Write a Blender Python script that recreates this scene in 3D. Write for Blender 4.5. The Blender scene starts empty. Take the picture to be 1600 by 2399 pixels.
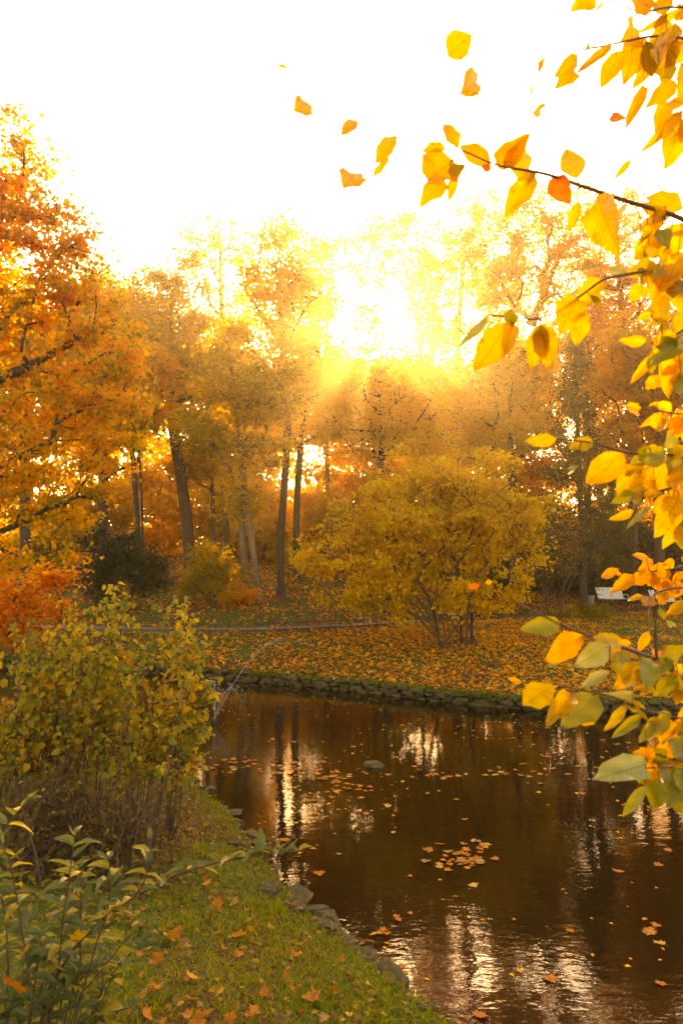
import bpy, math, random
import numpy as np
from mathutils import Vector, Matrix

random.seed(7)
rng = np.random.default_rng(11)
scene = bpy.context.scene
COL = scene.collection
R = math.radians

# ------------------------------------------------------------------ camera
CAM_Z = 3.0
PITCH = R(5.62)
FPX = 24.0 / 36.0 * 2399.0          # focal length in photo pixels
cam_d = bpy.data.cameras.new('camera')
cam = bpy.data.objects.new('camera', cam_d)
COL.objects.link(cam)
cam.location = (0, 0, CAM_Z)
cam.rotation_euler = (R(90) + PITCH, 0, 0)
cam_d.sensor_fit = 'VERTICAL'
cam_d.sensor_height = 36.0
cam_d.lens = 24.0
cam_d.clip_start = 0.05
cam_d.clip_end = 2000
cam_d.dof.use_dof = True
cam_d.dof.focus_distance = 9.0
cam_d.dof.aperture_fstop = 5.6
scene.camera = cam

# ------------------------------------------------------------------ sky and sun
SUN_EL, SUN_AZ = R(21.6), R(2.9)     # azimuth measured from +Y towards +X
world = bpy.data.worlds.new('World')
scene.world = world
world.use_nodes = True
wn = world.node_tree.nodes
sky = wn.new('ShaderNodeTexSky')
sky.sky_type = 'NISHITA'
sky.sun_disc = False
sky.sun_elevation = SUN_EL
sky.sun_rotation = SUN_AZ
sky.altitude = 200
sky.air_density = 1.0
sky.dust_density = 5.0
sky.ozone_density = 0.6
wn['Background'].inputs['Strength'].default_value = 0.15
world.node_tree.links.new(sky.outputs[0], wn['Background'].inputs['Color'])

sun_d = bpy.data.lights.new('sun', 'SUN')
sun_d.energy = 5.0
sun_d.angle = R(0.55)
sun_d.color = (1.0, 0.66, 0.28)
sun = bpy.data.objects.new('sun', sun_d)
COL.objects.link(sun)
sd_vec = Vector((math.sin(SUN_AZ) * math.cos(SUN_EL), math.cos(SUN_AZ) * math.cos(SUN_EL), math.sin(SUN_EL)))
sun.rotation_euler = sd_vec.to_track_quat('Z', 'Y').to_euler()
sun.location = sd_vec * 60

vs = scene.view_settings
scene.display_settings.display_device = 'sRGB'
vs.view_transform = 'Standard'
vs.look = 'None'
vs.gamma = 1.0
vs.use_curve_mapping = False
vs.exposure = 2.48
vs.use_white_balance = True
vs.white_balance_temperature = 11500
vs.white_balance_tint = 18

cy = scene.cycles
cy.use_denoising = True
try:
    cy.denoiser = 'OPENIMAGEDENOISE'
    cy.denoising_input_passes = 'RGB_ALBEDO_NORMAL'
except Exception:
    pass
cy.max_bounces = 9
cy.diffuse_bounces = 6
cy.glossy_bounces = 3
cy.transmission_bounces = 5
cy.volume_bounces = 0
cy.transparent_max_bounces = 4
cy.sample_clamp_indirect = 6.0
cy.caustics_reflective = False
cy.caustics_refractive = False
HAZE_DENSITY, HAZE_G = 0.0022, 0.87

# ------------------------------------------------------------------ helpers: pixels, noise
CP, SP = math.cos(PITCH), math.sin(PITCH)


def ray(px, py):
    a, b = (px - 800.0) / FPX, (1199.5 - py) / FPX
    return np.array([a, CP - b * SP, SP + b * CP])


def at(px, py, d):
    """world point seen at a photo pixel, d metres along the view axis"""
    return np.array([0, 0, CAM_Z]) + ray(px, py) * d


def on_z(px, py, z):
    r = ray(px, py)
    return np.array([0, 0, CAM_Z]) + r * ((z - CAM_Z) / r[2])


def wob(x, y, s=1.0, p=0.0):
    x, y = np.asarray(x) * s, np.asarray(y) * s
    return (np.sin(x * 1.7 + 1.3 * np.sin(y * 1.1 + p) + p) + np.sin(y * 2.3 + 1.7 * np.sin(x * 0.9 - p)) +
            0.5 * np.sin(x * 4.1 + y * 3.3 + p * 2)) / 2.5


# ------------------------------------------------------------------ helpers: objects
def setp(o, label=None, cat=None, group=None, kind=None):
    if label: o['label'] = label
    if cat: o['category'] = cat
    if group: o['group'] = group
    if kind: o['kind'] = kind
    return o


def thing(name, loc, label, cat, group=None):
    o = bpy.data.objects.new(name, None)
    o.empty_display_size = 0.2
    o.location = loc
    COL.objects.link(o)
    return setp(o, label, cat, group)


def link(name, me, parent=None, loc=None):
    o = bpy.data.objects.new(name, me)
    COL.objects.link(o)
    if parent is not None:
        o.parent = parent
        # geometry is written in world coordinates unless loc is given
        chain = np.zeros(3)
        p = parent
        while p is not None:
            chain = chain + np.array(p.location)
            p = p.parent
        if loc is None:
            o.location = tuple(-chain)
        else:
            o.location = tuple(np.array(loc) - chain)
    elif loc is not None:
        o.location = tuple(loc)
    return o


def mesh_np(name, V, polys, mat=None, face_attr=None, smooth=False):
    """V (n,3); polys: list of int arrays (m,k)"""
    me = bpy.data.meshes.new(name)
    V = np.asarray(V, dtype=np.float32)
    me.vertices.add(len(V))
    me.vertices.foreach_set('co', V.ravel())
    tot = [np.full(len(p), p.shape[1], dtype=np.int32) for p in polys]
    tot = np.concatenate(tot)
    idx = np.concatenate([p.ravel() for p in polys]).astype(np.int32)
    me.loops.add(len(idx))
    me.loops.foreach_set('vertex_index', idx)
    me.polygons.add(len(tot))
    st = np.concatenate([[0], np.cumsum(tot)[:-1]]).astype(np.int32)
    me.polygons.foreach_set('loop_start', st)
    if smooth:
        me.polygons.foreach_set('use_smooth', np.ones(len(tot), dtype=bool))
    if face_attr is not None:
        a = me.attributes.new('tint', 'FLOAT', 'FACE')
        a.data.foreach_set('value', np.asarray(face_attr, dtype=np.float32))
    if mat: me.materials.append(mat)
    me.update(calc_edges=True)
    return me


class MB:
    """small mesh builder for boxes, bars and tubes"""
    def __init__(s):
        s.v, s.f = [], []

    def box(s, c, size, rot=None):
        c = np.array(c, float); h = np.array(size, float) / 2
        n = len(s.v)
        for dx in (-1, 1):
            for dy in (-1, 1):
                for dz in (-1, 1):
                    p = np.array([dx, dy, dz]) * h
                    if rot is not None: p = rot @ p
                    s.v.append(c + p)
        for q in ((0, 1, 3, 2), (4, 6, 7, 5), (0, 4, 5, 1), (2, 3, 7, 6), (0, 2, 6, 4), (1, 5, 7, 3)):
            s.f.append(tuple(n + i for i in q))
        return s

    def tube(s, pts, rad, k=6, cap=True):
        pts = np.array(pts, float)
        rad = np.broadcast_to(np.array(rad, float), (len(pts),))
        n0 = len(s.v)
        t = np.gradient(pts, axis=0)
        t /= np.linalg.norm(t, axis=1)[:, None] + 1e-9
        ref = np.array([0, 0, 1.0]) if abs(t[0][2]) < 0.8 else np.array([1.0, 0, 0])
        for i, p in enumerate(pts):
            u = np.cross(t[i], ref); u /= np.linalg.norm(u) + 1e-9
            w = np.cross(t[i], u)
            for j in range(k):
                a = 2 * math.pi * j / k
                s.v.append(p + rad[i] * (math.cos(a) * u + math.sin(a) * w))
        for i in range(len(pts) - 1):
            for j in range(k):
                a, b = n0 + i * k + j, n0 + i * k + (j + 1) % k
                s.f.append((a, b, b + k, a + k))
        if cap:
            s.f.append(tuple(n0 + j for j in range(k))[::-1])
            s.f.append(tuple(n0 + (len(pts) - 1) * k + j for j in range(k)))
        return s

    def mesh(s, name, mat, smooth=False):
        me = bpy.data.meshes.new(name)
        me.from_pydata([tuple(v) for v in s.v], [], s.f)
        if smooth:
            me.polygons.foreach_set('use_smooth', np.ones(len(me.polygons), dtype=bool))
        me.materials.append(mat)
        me.update()
        return me


# ------------------------------------------------------------------ materials
def new_mat(name):
    m = bpy.data.materials.new(name)
    m.use_nodes = True
    nt = m.node_tree
    return m, nt, nt.nodes, nt.links, nt.nodes['Principled BSDF']


def ramp(nodes, stops, interp='LINEAR'):
    r = nodes.new('ShaderNodeValToRGB')
    r.color_ramp.interpolation = interp
    els = r.color_ramp.elements
    while len(els) < len(stops): els.new(0.5)
    for e, (p, c) in zip(els, stops):
        e.position = p
        e.color = (*c, 1)
    return r


def foliage_mat(name, stops, trans=0.5, rough=0.6, spec=0.12):
    m, nt, N, L, b = new_mat(name)
    at_ = N.new('ShaderNodeAttribute'); at_.attribute_name = 'tint'
    r = ramp(N, stops)
    L.new(at_.outputs['Fac'], r.inputs[0])
    b.inputs['Roughness'].default_value = rough
    b.inputs['Specular IOR Level'].default_value = spec
    L.new(r.outputs[0], b.inputs['Base Color'])
    t = N.new('ShaderNodeBsdfTranslucent')
    L.new(r.outputs[0], t.inputs['Color'])
    mx = N.new('ShaderNodeMixShader'); mx.inputs[0].default_value = trans
    L.new(b.outputs[0], mx.inputs[1]); L.new(t.outputs[0], mx.inputs[2])
    L.new(mx.outputs[0], N['Material Output'].inputs[0])
    return m


def big_leaf_mat(name, c1, c2, spot, trans=0.5, rough=0.42, spec=0.4):
    """near leaf: side veins, blotches; local y runs base to tip"""
    m, nt, N, L, b = new_mat(name)
    tc = N.new('ShaderNodeTexCoord')
    sep = N.new('ShaderNodeSeparateXYZ'); L.new(tc.outputs['Object'], sep.inputs[0])
    ab = N.new('ShaderNodeMath'); ab.operation = 'ABSOLUTE'; L.new(sep.outputs[0], ab.inputs[0])
    ml = N.new('ShaderNodeMath'); ml.operation = 'MULTIPLY_ADD'; ml.inputs[1].default_value = -0.85
    L.new(ab.outputs[0], ml.inputs[0]); L.new(sep.outputs[1], ml.inputs[2])
    sc = N.new('ShaderNodeMath'); sc.operation = 'MULTIPLY'; sc.inputs[1].default_value = 58
    L.new(ml.outputs[0], sc.inputs[0])
    sn = N.new('ShaderNodeMath'); sn.operation = 'SINE'; L.new(sc.outputs[0], sn.inputs[0])
    vein = N.new('ShaderNodeMapRange'); vein.inputs[1].default_value = 0.8; vein.inputs[2].default_value = 1.0
    vein.inputs[3].default_value = 0.0; vein.inputs[4].default_value = 0.6
    L.new(sn.outputs[0], vein.inputs[0])
    mid = N.new('ShaderNodeMapRange'); mid.inputs[1].default_value = 0.0; mid.inputs[2].default_value = 0.03
    mid.inputs[3].default_value = 0.7; mid.inputs[4].default_value = 0.0
    L.new(ab.outputs[0], mid.inputs[0])
    vm = N.new('ShaderNodeMath'); vm.operation = 'MAXIMUM'
    L.new(vein.outputs[0], vm.inputs[0]); L.new(mid.outputs[0], vm.inputs[1])
    oi = N.new('ShaderNodeObjectInfo')
    nz = N.new('ShaderNodeTexNoise'); nz.noise_dimensions = '4D'
    nz.inputs['Scale'].default_value = 2.6; nz.inputs['Detail'].default_value = 5
    wv = N.new('ShaderNodeMath'); wv.operation = 'MULTIPLY'; wv.inputs[1].default_value = 40
    L.new(oi.outputs['Random'], wv.inputs[0]); L.new(wv.outputs[0], nz.inputs['W'])
    L.new(tc.outputs['Object'], nz.inputs['Vector'])
    r = ramp(N, [(0.30, c2), (0.62, c1)])
    L.new(nz.outputs[0], r.inputs[0])
    sp = N.new('ShaderNodeTexNoise'); sp.noise_dimensions = '4D'
    sp.inputs['Scale'].default_value = 7; sp.inputs['Detail'].default_value = 3
    L.new(wv.outputs[0], sp.inputs['W']); L.new(tc.outputs['Object'], sp.inputs['Vector'])
    spr = ramp(N, [(0.60, (0, 0, 0)), (0.72, (1, 1, 1))]); L.new(sp.outputs[0], spr.inputs[0])
    m1 = N.new('ShaderNodeMix'); m1.data_type = 'RGBA'
    L.new(spr.outputs[0], m1.inputs[0]); L.new(r.outputs[0], m1.inputs[6]); m1.inputs[7].default_value = (*spot, 1)
    m2 = N.new('ShaderNodeMix'); m2.data_type = 'RGBA'
    dark = tuple(0.55 * x for x in c2)
    L.new(vm.outputs[0], m2.inputs[0]); L.new(m1.outputs[2], m2.inputs[6]); m2.inputs[7].default_value = (*dark, 1)
    L.new(m2.outputs[2], b.inputs['Base Color'])
    b.inputs['Roughness'].default_value = rough
    b.inputs['Specular IOR Level'].default_value = spec
    bp = N.new('ShaderNodeBump'); bp.inputs['Strength'].default_value = 0.35; bp.inputs['Distance'].default_value = 0.003
    L.new(vm.outputs[0], bp.inputs['Height']); L.new(bp.outputs[0], b.inputs['Normal'])
    t = N.new('ShaderNodeBsdfTranslucent'); L.new(m2.outputs[2], t.inputs['Color'])
    mx = N.new('ShaderNodeMixShader'); mx.inputs[0].default_value = trans
    L.new(b.outputs[0], mx.inputs[1]); L.new(t.outputs[0], mx.inputs[2])
    L.new(mx.outputs[0], N['Material Output'].inputs[0])
    return m


def noisy_mat(name, stops, scale=4.0, rough=0.85, bump=0.3, dist=0.02, detail=8, stretch=None, spec=0.3):
    m, nt, N, L, b = new_mat(name)
    tc = N.new('ShaderNodeTexCoord')
    mp = N.new('ShaderNodeMapping')
    if stretch: mp.inputs['Scale'].default_value = stretch
    L.new(tc.outputs['Object'], mp.inputs[0])
    nz = N.new('ShaderNodeTexNoise'); nz.inputs['Scale'].default_value = scale; nz.inputs['Detail'].default_value = detail
    nz.inputs['Roughness'].default_value = 0.65
    L.new(mp.outputs[0], nz.inputs['Vector'])
    r = ramp(N, stops); L.new(nz.outputs[0], r.inputs[0]); L.new(r.outputs[0], b.inputs['Base Color'])
    b.inputs['Roughness'].default_value = rough
    b.inputs['Specular IOR Level'].default_value = spec
    bp = N.new('ShaderNodeBump'); bp.inputs['Strength'].default_value = bump; bp.inputs['Distance'].default_value = dist
    L.new(nz.outputs[0], bp.inputs['Height']); L.new(bp.outputs[0], b.inputs['Normal'])
    return m


M = {}
M['maple'] = foliage_mat('maple_leaves', [(0.0, (0.34, 0.26, 0.02)), (0.22, (0.72, 0.42, 0.02)), (0.6, (0.88, 0.37, 0.02)), (1.0, (0.86, 0.24, 0.02))], 0.62)
M['maple_red'] = foliage_mat('red_orange_leaves', [(0.0, (0.82, 0.36, 0.015)), (0.5, (0.86, 0.28, 0.015)), (1.0, (0.80, 0.18, 0.015))], 0.55)
M['gold'] = foliage_mat('golden_leaves', [(0.0, (0.264, 0.216, 0.015)), (0.4, (0.624, 0.396, 0.018)), (0.75, (0.840, 0.480, 0.020)), (1.0, (0.888, 0.384, 0.020))], 0.66)
M['amber'] = foliage_mat('amber_leaves', [(0.0, (0.408, 0.264, 0.015)), (0.4, (0.744, 0.372, 0.018)), (1.0, (0.888, 0.336, 0.018))], 0.66)
M['olive'] = foliage_mat('olive_leaves', [(0.0, (0.204, 0.156, 0.010)), (0.4, (0.480, 0.324, 0.012)), (0.75, (0.744, 0.444, 0.014)), (1.0, (0.888, 0.480, 0.016))], 0.66)
M['dark'] = foliage_mat('dark_green_leaves', [(0.0, (0.022, 0.032, 0.008)), (0.6, (0.045, 0.06, 0.012)), (1.0, (0.11, 0.12, 0.016))], 0.35, 0.45, 0.4)
M['conifer'] = foliage_mat('olive_needles', [(0.0, (0.07, 0.065, 0.014)), (0.6, (0.13, 0.11, 0.02)), (1.0, (0.2, 0.15, 0.025))], 0.35)
M['hazel'] = foliage_mat('hazel_leaves', [(0.0, (0.42, 0.27, 0.015)), (0.35, (0.76, 0.46, 0.02)), (0.8, (0.88, 0.53, 0.025)), (1.0, (0.85, 0.42, 0.02))], 0.5)
M['shrubleaf'] = foliage_mat('shrub_leaves', [(0.0, (0.15, 0.16, 0.018)), (0.45, (0.32, 0.28, 0.022)), (0.75, (0.55, 0.38, 0.025)), (1.0, (0.72, 0.36, 0.02))], 0.58, 0.5, 0.3)
M['dryleaf'] = foliage_mat('dry_leaves', [(0.0, (0.09, 0.055, 0.012)), (0.5, (0.2, 0.11, 0.015)), (1.0, (0.3, 0.15, 0.015))], 0.4)
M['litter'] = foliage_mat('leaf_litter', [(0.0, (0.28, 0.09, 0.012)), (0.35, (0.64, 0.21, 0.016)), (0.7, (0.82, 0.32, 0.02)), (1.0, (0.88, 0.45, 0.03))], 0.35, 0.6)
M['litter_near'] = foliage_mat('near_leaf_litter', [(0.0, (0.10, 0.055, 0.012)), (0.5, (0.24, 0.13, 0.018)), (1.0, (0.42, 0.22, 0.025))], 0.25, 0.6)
M['grass'] = foliage_mat('grass_blades', [(0.0, (0.13, 0.16, 0.010)), (0.5, (0.25, 0.26, 0.014)), (0.85, (0.38, 0.32, 0.02)), (1.0, (0.44, 0.28, 0.03))], 0.45)
M['droplet'], _nt, _N, _L, _b = new_mat('water_droplets')
_b.inputs['Base Color'].default_value = (0.8, 0.8, 0.78, 1); _b.inputs['Roughness'].default_value = 0.08
_b.inputs['Transmission Weight'].default_value = 0.7; _b.inputs['IOR'].default_value = 1.33

YEL, ORG, GRN = (0.82, 0.42, 0.008), (0.80, 0.27, 0.010), (0.27, 0.24, 0.012)
BL = {
    'y': big_leaf_mat('yellow_leaf', YEL, (0.72, 0.32, 0.008), (0.34, 0.13, 0.010), 0.62),
    'o': big_leaf_mat('orange_yellow_leaf', (0.80, 0.36, 0.010), (0.72, 0.25, 0.010), (0.30, 0.08, 0.010), 0.62),
    'r': big_leaf_mat('red_orange_leaf', (0.75, 0.15, 0.010), (0.68, 0.09, 0.010), (0.4, 0.06, 0.01), 0.6),
    'd': big_leaf_mat('dull_yellow_leaf', (0.52, 0.33, 0.012), (0.40, 0.26, 0.012), (0.28, 0.15, 0.012), 0.5),
    'g': big_leaf_mat('green_yellow_leaf', GRN, (0.38, 0.29, 0.012), (0.45, 0.26, 0.014), 0.45, 0.35, 0.5),
    'p': big_leaf_mat('pale_green_leaf', (0.42, 0.38, 0.11), (0.30, 0.28, 0.05), (0.45, 0.32, 0.06), 0.35, 0.32, 0.5),
    'm': big_leaf_mat('fallen_maple_leaf', (0.62, 0.20, 0.012), (0.46, 0.12, 0.010), (0.2, 0.07, 0.012), 0.3, 0.6, .2),
    'n': big_leaf_mat('fallen_brown_leaf', (0.42, 0.20, 0.035), (0.26, 0.11, 0.02), (0.15, 0.06, 0.012), 0.2, 0.6),
    'w': big_leaf_mat('fallen_golden_leaf', (0.66, 0.33, 0.02), (0.55, 0.22, 0.015), (0.3, 0.12, 0.012), 0.25, 0.5),
    'l': big_leaf_mat('lance_leaf', (0.13, 0.145, 0.035), (0.085, 0.105, 0.025), (0.26, 0.2, 0.03), 0.35, 0.55, 0.25),
    'k': big_leaf_mat('yellowing_lance_leaf', (0.42, 0.30, 0.02), (0.24, 0.2, 0.02), (0.4, 0.18, 0.012), 0.4, 0.55, 0.25),
}
M['bark'] = noisy_mat('bark', [(0.3, (0.035, 0.022, 0.012)), (0.7, (0.11, 0.07, 0.04))], 9, 0.9, 0.8, 0.03, stretch=(1, 1, 0.25))
M['bark_pale'] = noisy_mat('pale_bark', [(0.3, (0.12, 0.075, 0.035)), (0.7, (0.26, 0.17, 0.085))], 9, 0.9, 0.7, 0.03, stretch=(1, 1, 0.25))
M['twig'] = noisy_mat('twig_bark', [(0.3, (0.05, 0.028, 0.014)), (0.7, (0.13, 0.07, 0.035))], 30, 0.7, 0.4, 0.004)
M['twig_red'] = noisy_mat('reddish_twig_bark', [(0.3, (0.07, 0.03, 0.015)), (0.7, (0.18, 0.08, 0.035))], 60, 0.6, 0.4, 0.002)
M['stone'] = noisy_mat('mossy_stone', [(0.3, (0.045, 0.04, 0.010)), (0.52, (0.11, 0.075, 0.025)), (0.75, (0.20, 0.13, 0.055))], 4, 0.9, 0.7, 0.03)
M['stone_near'] = noisy_mat('bank_stone', [(0.42, (0.035, 0.042, 0.007)), (0.56, (0.10, 0.062, 0.022)), (0.76, (0.20, 0.12, 0.05))], 2.6, 0.85, 0.8, 0.03)
M['path'] = noisy_mat('path_gravel', [(0.3, (0.12, 0.085, 0.045)), (0.7, (0.22, 0.16, 0.09))], 3, 0.9, 0.3, 0.01)
M['kerb'] = noisy_mat('kerb_stone', [(0.3, (0.07, 0.055, 0.025)), (0.7, (0.16, 0.12, 0.07))], 6, 0.9, 0.4, 0.01)
M['cream'] = noisy_mat('cream_paint', [(0.3, (0.74, 0.67, 0.52)), (0.7, (0.85, 0.80, 0.68))], 12, 0.5, 0.15, 0.004)
M['iron'] = noisy_mat('dark_iron', [(0.3, (0.02, 0.018, 0.015)), (0.7, (0.05, 0.04, 0.03))], 20, 0.6, 0.2, 0.003)
M['concrete'] = noisy_mat('grey_concrete', [(0.3, (0.24, 0.21, 0.17)), (0.7, (0.38, 0.34, 0.28))], 8, 0.9, 0.3, 0.01)
M['wood'] = noisy_mat('weathered_wood', [(0.3, (0.20, 0.13, 0.07)), (0.7, (0.38, 0.25, 0.14))], 8, 0.85, 0.3, 0.01)


def ground_mat():
    m, nt, N, L, b = new_mat('ground_soil')
    geo = N.new('ShaderNodeNewGeometry')
    n1 = N.new('ShaderNodeTexNoise'); n1.inputs['Scale'].default_value = 0.55; n1.inputs['Detail'].default_value = 4
    n2 = N.new('ShaderNodeTexNoise'); n2.inputs['Scale'].default_value = 14; n2.inputs['Detail'].default_value = 8
    L.new(geo.outputs['Position'], n1.inputs['Vector']); L.new(geo.outputs['Position'], n2.inputs['Vector'])
    soil = ramp(N, [(0.3, (0.045, 0.028, 0.012)), (0.7, (0.15, 0.08, 0.025))]); L.new(n2.outputs[0], soil.inputs[0])
    turf = ramp(N, [(0.3, (0.035, 0.045, 0.008)), (0.7, (0.10, 0.11, 0.016))]); L.new(n2.outputs[0], turf.inputs[0])
    mk = ramp(N, [(0.42, (0, 0, 0)), (0.56, (1, 1, 1))]); L.new(n1.outputs[0], mk.inputs[0])
    mx = N.new('ShaderNodeMix'); mx.data_type = 'RGBA'
    L.new(mk.outputs[0], mx.inputs[0]); L.new(soil.outputs[0], mx.inputs[6]); L.new(turf.outputs[0], mx.inputs[7])
    L.new(mx.outputs[2], b.inputs['Base Color'])
    b.inputs['Roughness'].default_value = 0.95; b.inputs['Specular IOR Level'].default_value = 0.1
    bp = N.new('ShaderNodeBump'); bp.inputs['Strength'].default_value = 0.6; bp.inputs['Distance'].default_value = 0.05
    L.new(n2.outputs[0], bp.inputs['Height']); L.new(bp.outputs[0], b.inputs['Normal'])
    return m


def water_mat():
    m, nt, N, L, b = new_mat('pond_water')
    b.inputs['Base Color'].default_value = (0.016, 0.008, 0.002, 1)
    b.inputs['Roughness'].default_value = 0.02
    b.inputs['IOR'].default_value = 1.333
    geo = N.new('ShaderNodeNewGeometry')
    mp = N.new('ShaderNodeMapping'); mp.inputs['Scale'].default_value = (1.0, 1.9, 1.0)
    L.new(geo.outputs['Position'], mp.inputs[0])
    n1 = N.new('ShaderNodeTexNoise'); n1.inputs['Scale'].default_value = 2.6; n1.inputs['Detail'].default_value = 2
    n2 = N.new('ShaderNodeTexNoise'); n2.inputs['Scale'].default_value = 9.0; n2.inputs['Detail'].default_value = 2
    L.new(mp.outputs[0], n1.inputs['Vector']); L.new(mp.outputs[0], n2.inputs['Vector'])
    b1 = N.new('ShaderNodeBump'); b1.inputs['Strength'].default_value = 0.25; b1.inputs['Distance'].default_value = 0.009
    b2 = N.new('ShaderNodeBump'); b2.inputs['Strength'].default_value = 0.25; b2.inputs['Distance'].default_value = 0.0045
    L.new(n1.outputs[0], b1.inputs['Height']); L.new(n2.outputs[0], b2.inputs['Height'])
    L.new(b1.outputs[0], b2.inputs['Normal']); L.new(b2.outputs[0], b.inputs['Normal'])
    return m


M['ground'] = ground_mat()
M['water'] = water_mat()

# ------------------------------------------------------------------ terrain
NEAR = np.array([(20, 4), (14, 2.4), (8, 2.2), (4.5, 2.5), (2.6, 3.2), (1.5, 3.95), (0.70, 4.72), (-0.02, 5.85), (-0.36, 6.32), (-0.86, 7.5), (-1.45, 8.9), (-2.25, 10.2), (-3.4, 11.2), (-5.5, 12.0), (-9, 13), (-14, 14.5), (-20, 18)], float)
FAR = np.array([(-20, 18), (-16.5, 23), (-12, 24.0), (-7.5, 23.0), (-3.7, 21.0), (-1.6, 19.9), (0.8, 18.5), (2.6, 17.1), (4.3, 16.1), (7.5, 15.7), (12, 15.4), (18, 13.5), (21, 9), (20, 4)], float)
PATH = np.array([(-60, 32), (-30, 29), (-14, 26.4), (-8, 24.9), (-3.3, 24.2), (0, 26.2), (4, 29.6), (9.2, 32), (13, 35.4), (16, 38), (22, 40.5), (40, 46), (70, 52)], float)


def poly_dist(x, y, P):
    """distance to a polyline, and the side (+ left of travel)"""
    x = np.asarray(x, float); y = np.asarray(y, float)
    best = np.full(x.shape, 1e9); side = np.zeros(x.shape)
    for a, b in zip(P[:-1], P[1:]):
        d = b - a
        t = np.clip(((x - a[0]) * d[0] + (y - a[1]) * d[1]) / (d @ d), 0, 1)
        ex, ey = x - a[0] - t * d[0], y - a[1] - t * d[1]
        dist = np.hypot(ex, ey)
        cr = d[0] * (y - a[1]) - d[1] * (x - a[0])
        m = dist < best
        best = np.where(m, dist, best); side = np.where(m, np.sign(cr), side)
    return best, side


POND = np.vstack([NEAR, FAR[1:-1]])


def in_pond(x, y):
    x = np.asarray(x, float); y = np.asarray(y, float)
    ins = np.zeros(x.shape, bool)
    n = len(POND)
    for i in range(n):
        x1, y1 = POND[i]; x2, y2 = POND[(i + 1) % n]
        c = ((y1 > y) != (y2 > y)) & (x < (x2 - x1) * (y - y1) / (y2 - y1 + 1e-12) + x1)
        ins ^= c
    return ins


def height(x, y):
    x = np.asarray(x, float); y = np.asarray(y, float)
    dn, _ = poly_dist(x, y, NEAR)
    df, _ = poly_dist(x, y, FAR)
    dp, sp = poly_dist(x, y, PATH)
    zn = 0.13 + 1.5 * (1 - np.exp(-dn * 0.20)) + 0.025 * wob(x, y, 2.2) * np.clip(dn, 0, 1)
    front = np.clip(dp - 0.95, 0, None)
    zf_front = 0.30 + 0.90 * df / (df + front + 1e-6)
    back = np.clip(dp - 0.95, 0, None)
    zf_back = 1.2 + 0.21 * np.clip(back, 0, 34) + 0.06 * np.clip(back - 34, 0, 60)
    zf = np.where(sp > 0, zf_back, zf_front)
    flat = dp < 0.95
    zf = np.where(flat, 1.2, zf)
    zf = zf + 0.05 * wob(x, y, 0.9, 1.0) * np.clip(np.minimum(df, front), 0, 1) * (~flat)
    wn_, wf_ = 1 / (dn + 0.05) ** 4, 1 / (df + 0.05) ** 4
    z = (zn * wn_ + zf * wf_) / (wn_ + wf_)
    ins = in_pond(x, y)
    d = np.minimum(dn, df)
    return np.where(ins, np.maximum(-0.8, -0.1 - d * 1.2), z)


def coords(segs):
    out = []
    for a, b, s in segs:
        out.append(np.arange(a, b - 1e-6, s))
    return np.unique(np.round(np.concatenate(out + [[segs[-1][1]]]), 4))


gx = coords([(-120, -30, 10), (-30, -16, 1.4), (-16, -4.5, 0.5), (-4.5, 3, 0.1), (3, 24, 0.5), (24, 40, 1.6), (40, 120, 10)])
gy = coords([(-30, 2, 1.6), (2, 3.6, 0.4), (3.6, 12.6, 0.1), (12.6, 42, 0.4), (42, 70, 1.4), (70, 160, 7.5)])
GX, GY = np.meshgrid(gx, gy)
GZ = height(GX, GY)
nx, ny = len(gx), len(gy)
ii = (np.arange(ny - 1)[:, None] * nx + np.arange(nx - 1)[None, :]).ravel()
gq = np.stack([ii, ii + 1, ii + 1 + nx, ii + nx], 1)
ground = link('ground', mesh_np('ground', np.stack([GX.ravel(), GY.ravel(), GZ.ravel()], 1), [gq], M['ground'], smooth=True))
setp(ground, kind='structure')

wx, wy = np.array([-24.0, 24.0]), np.array([1.0, 26.0])
water = link('pond_water', mesh_np('pond_water', np.array([(-24, 1, 0), (24, 1, 0), (24, 26, 0), (-24, 26, 0)], float), [np.array([[0, 1, 2, 3]])], M['water']))
setp(water, kind='structure')


def resample(P, step):
    P = np.asarray(P, float)
    s = np.concatenate([[0], np.cumsum(np.linalg.norm(np.diff(P, axis=0), axis=1))])
    t = np.arange(0, s[-1], step)
    return np.stack([np.interp(t, s, P[:, k]) for k in range(P.shape[1])], 1)


def chaikin(P, n=2):
    P = np.asarray(P, float)
    for _ in range(n):
        a, b = P[:-1] * 0.75 + P[1:] * 0.25, P[:-1] * 0.25 + P[1:] * 0.75
        Q = np.empty((2 * len(a), P.shape[1])); Q[0::2] = a; Q[1::2] = b
        P = np.vstack([P[:1], Q, P[-1:]])
    return P


# the path ribbon
pc = resample(PATH[1:-1], 0.5)
tn = np.gradient(pc, axis=0); tn /= np.linalg.norm(tn, axis=1)[:, None]
nrm = np.stack([-tn[:, 1], tn[:, 0]], 1)
pl, pr = pc + nrm * 0.8, pc - nrm * 0.8
pv = np.vstack([np.c_[pl, np.full(len(pc), 1.235)], np.c_[pr, np.full(len(pc), 1.235)]])
n = len(pc); k = np.arange(n - 1)
path = link('path', mesh_np('path', pv, [np.stack([k + n, k + n + 1, k + 1, k], 1)], M['path']))
setp(path, kind='structure')
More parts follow.
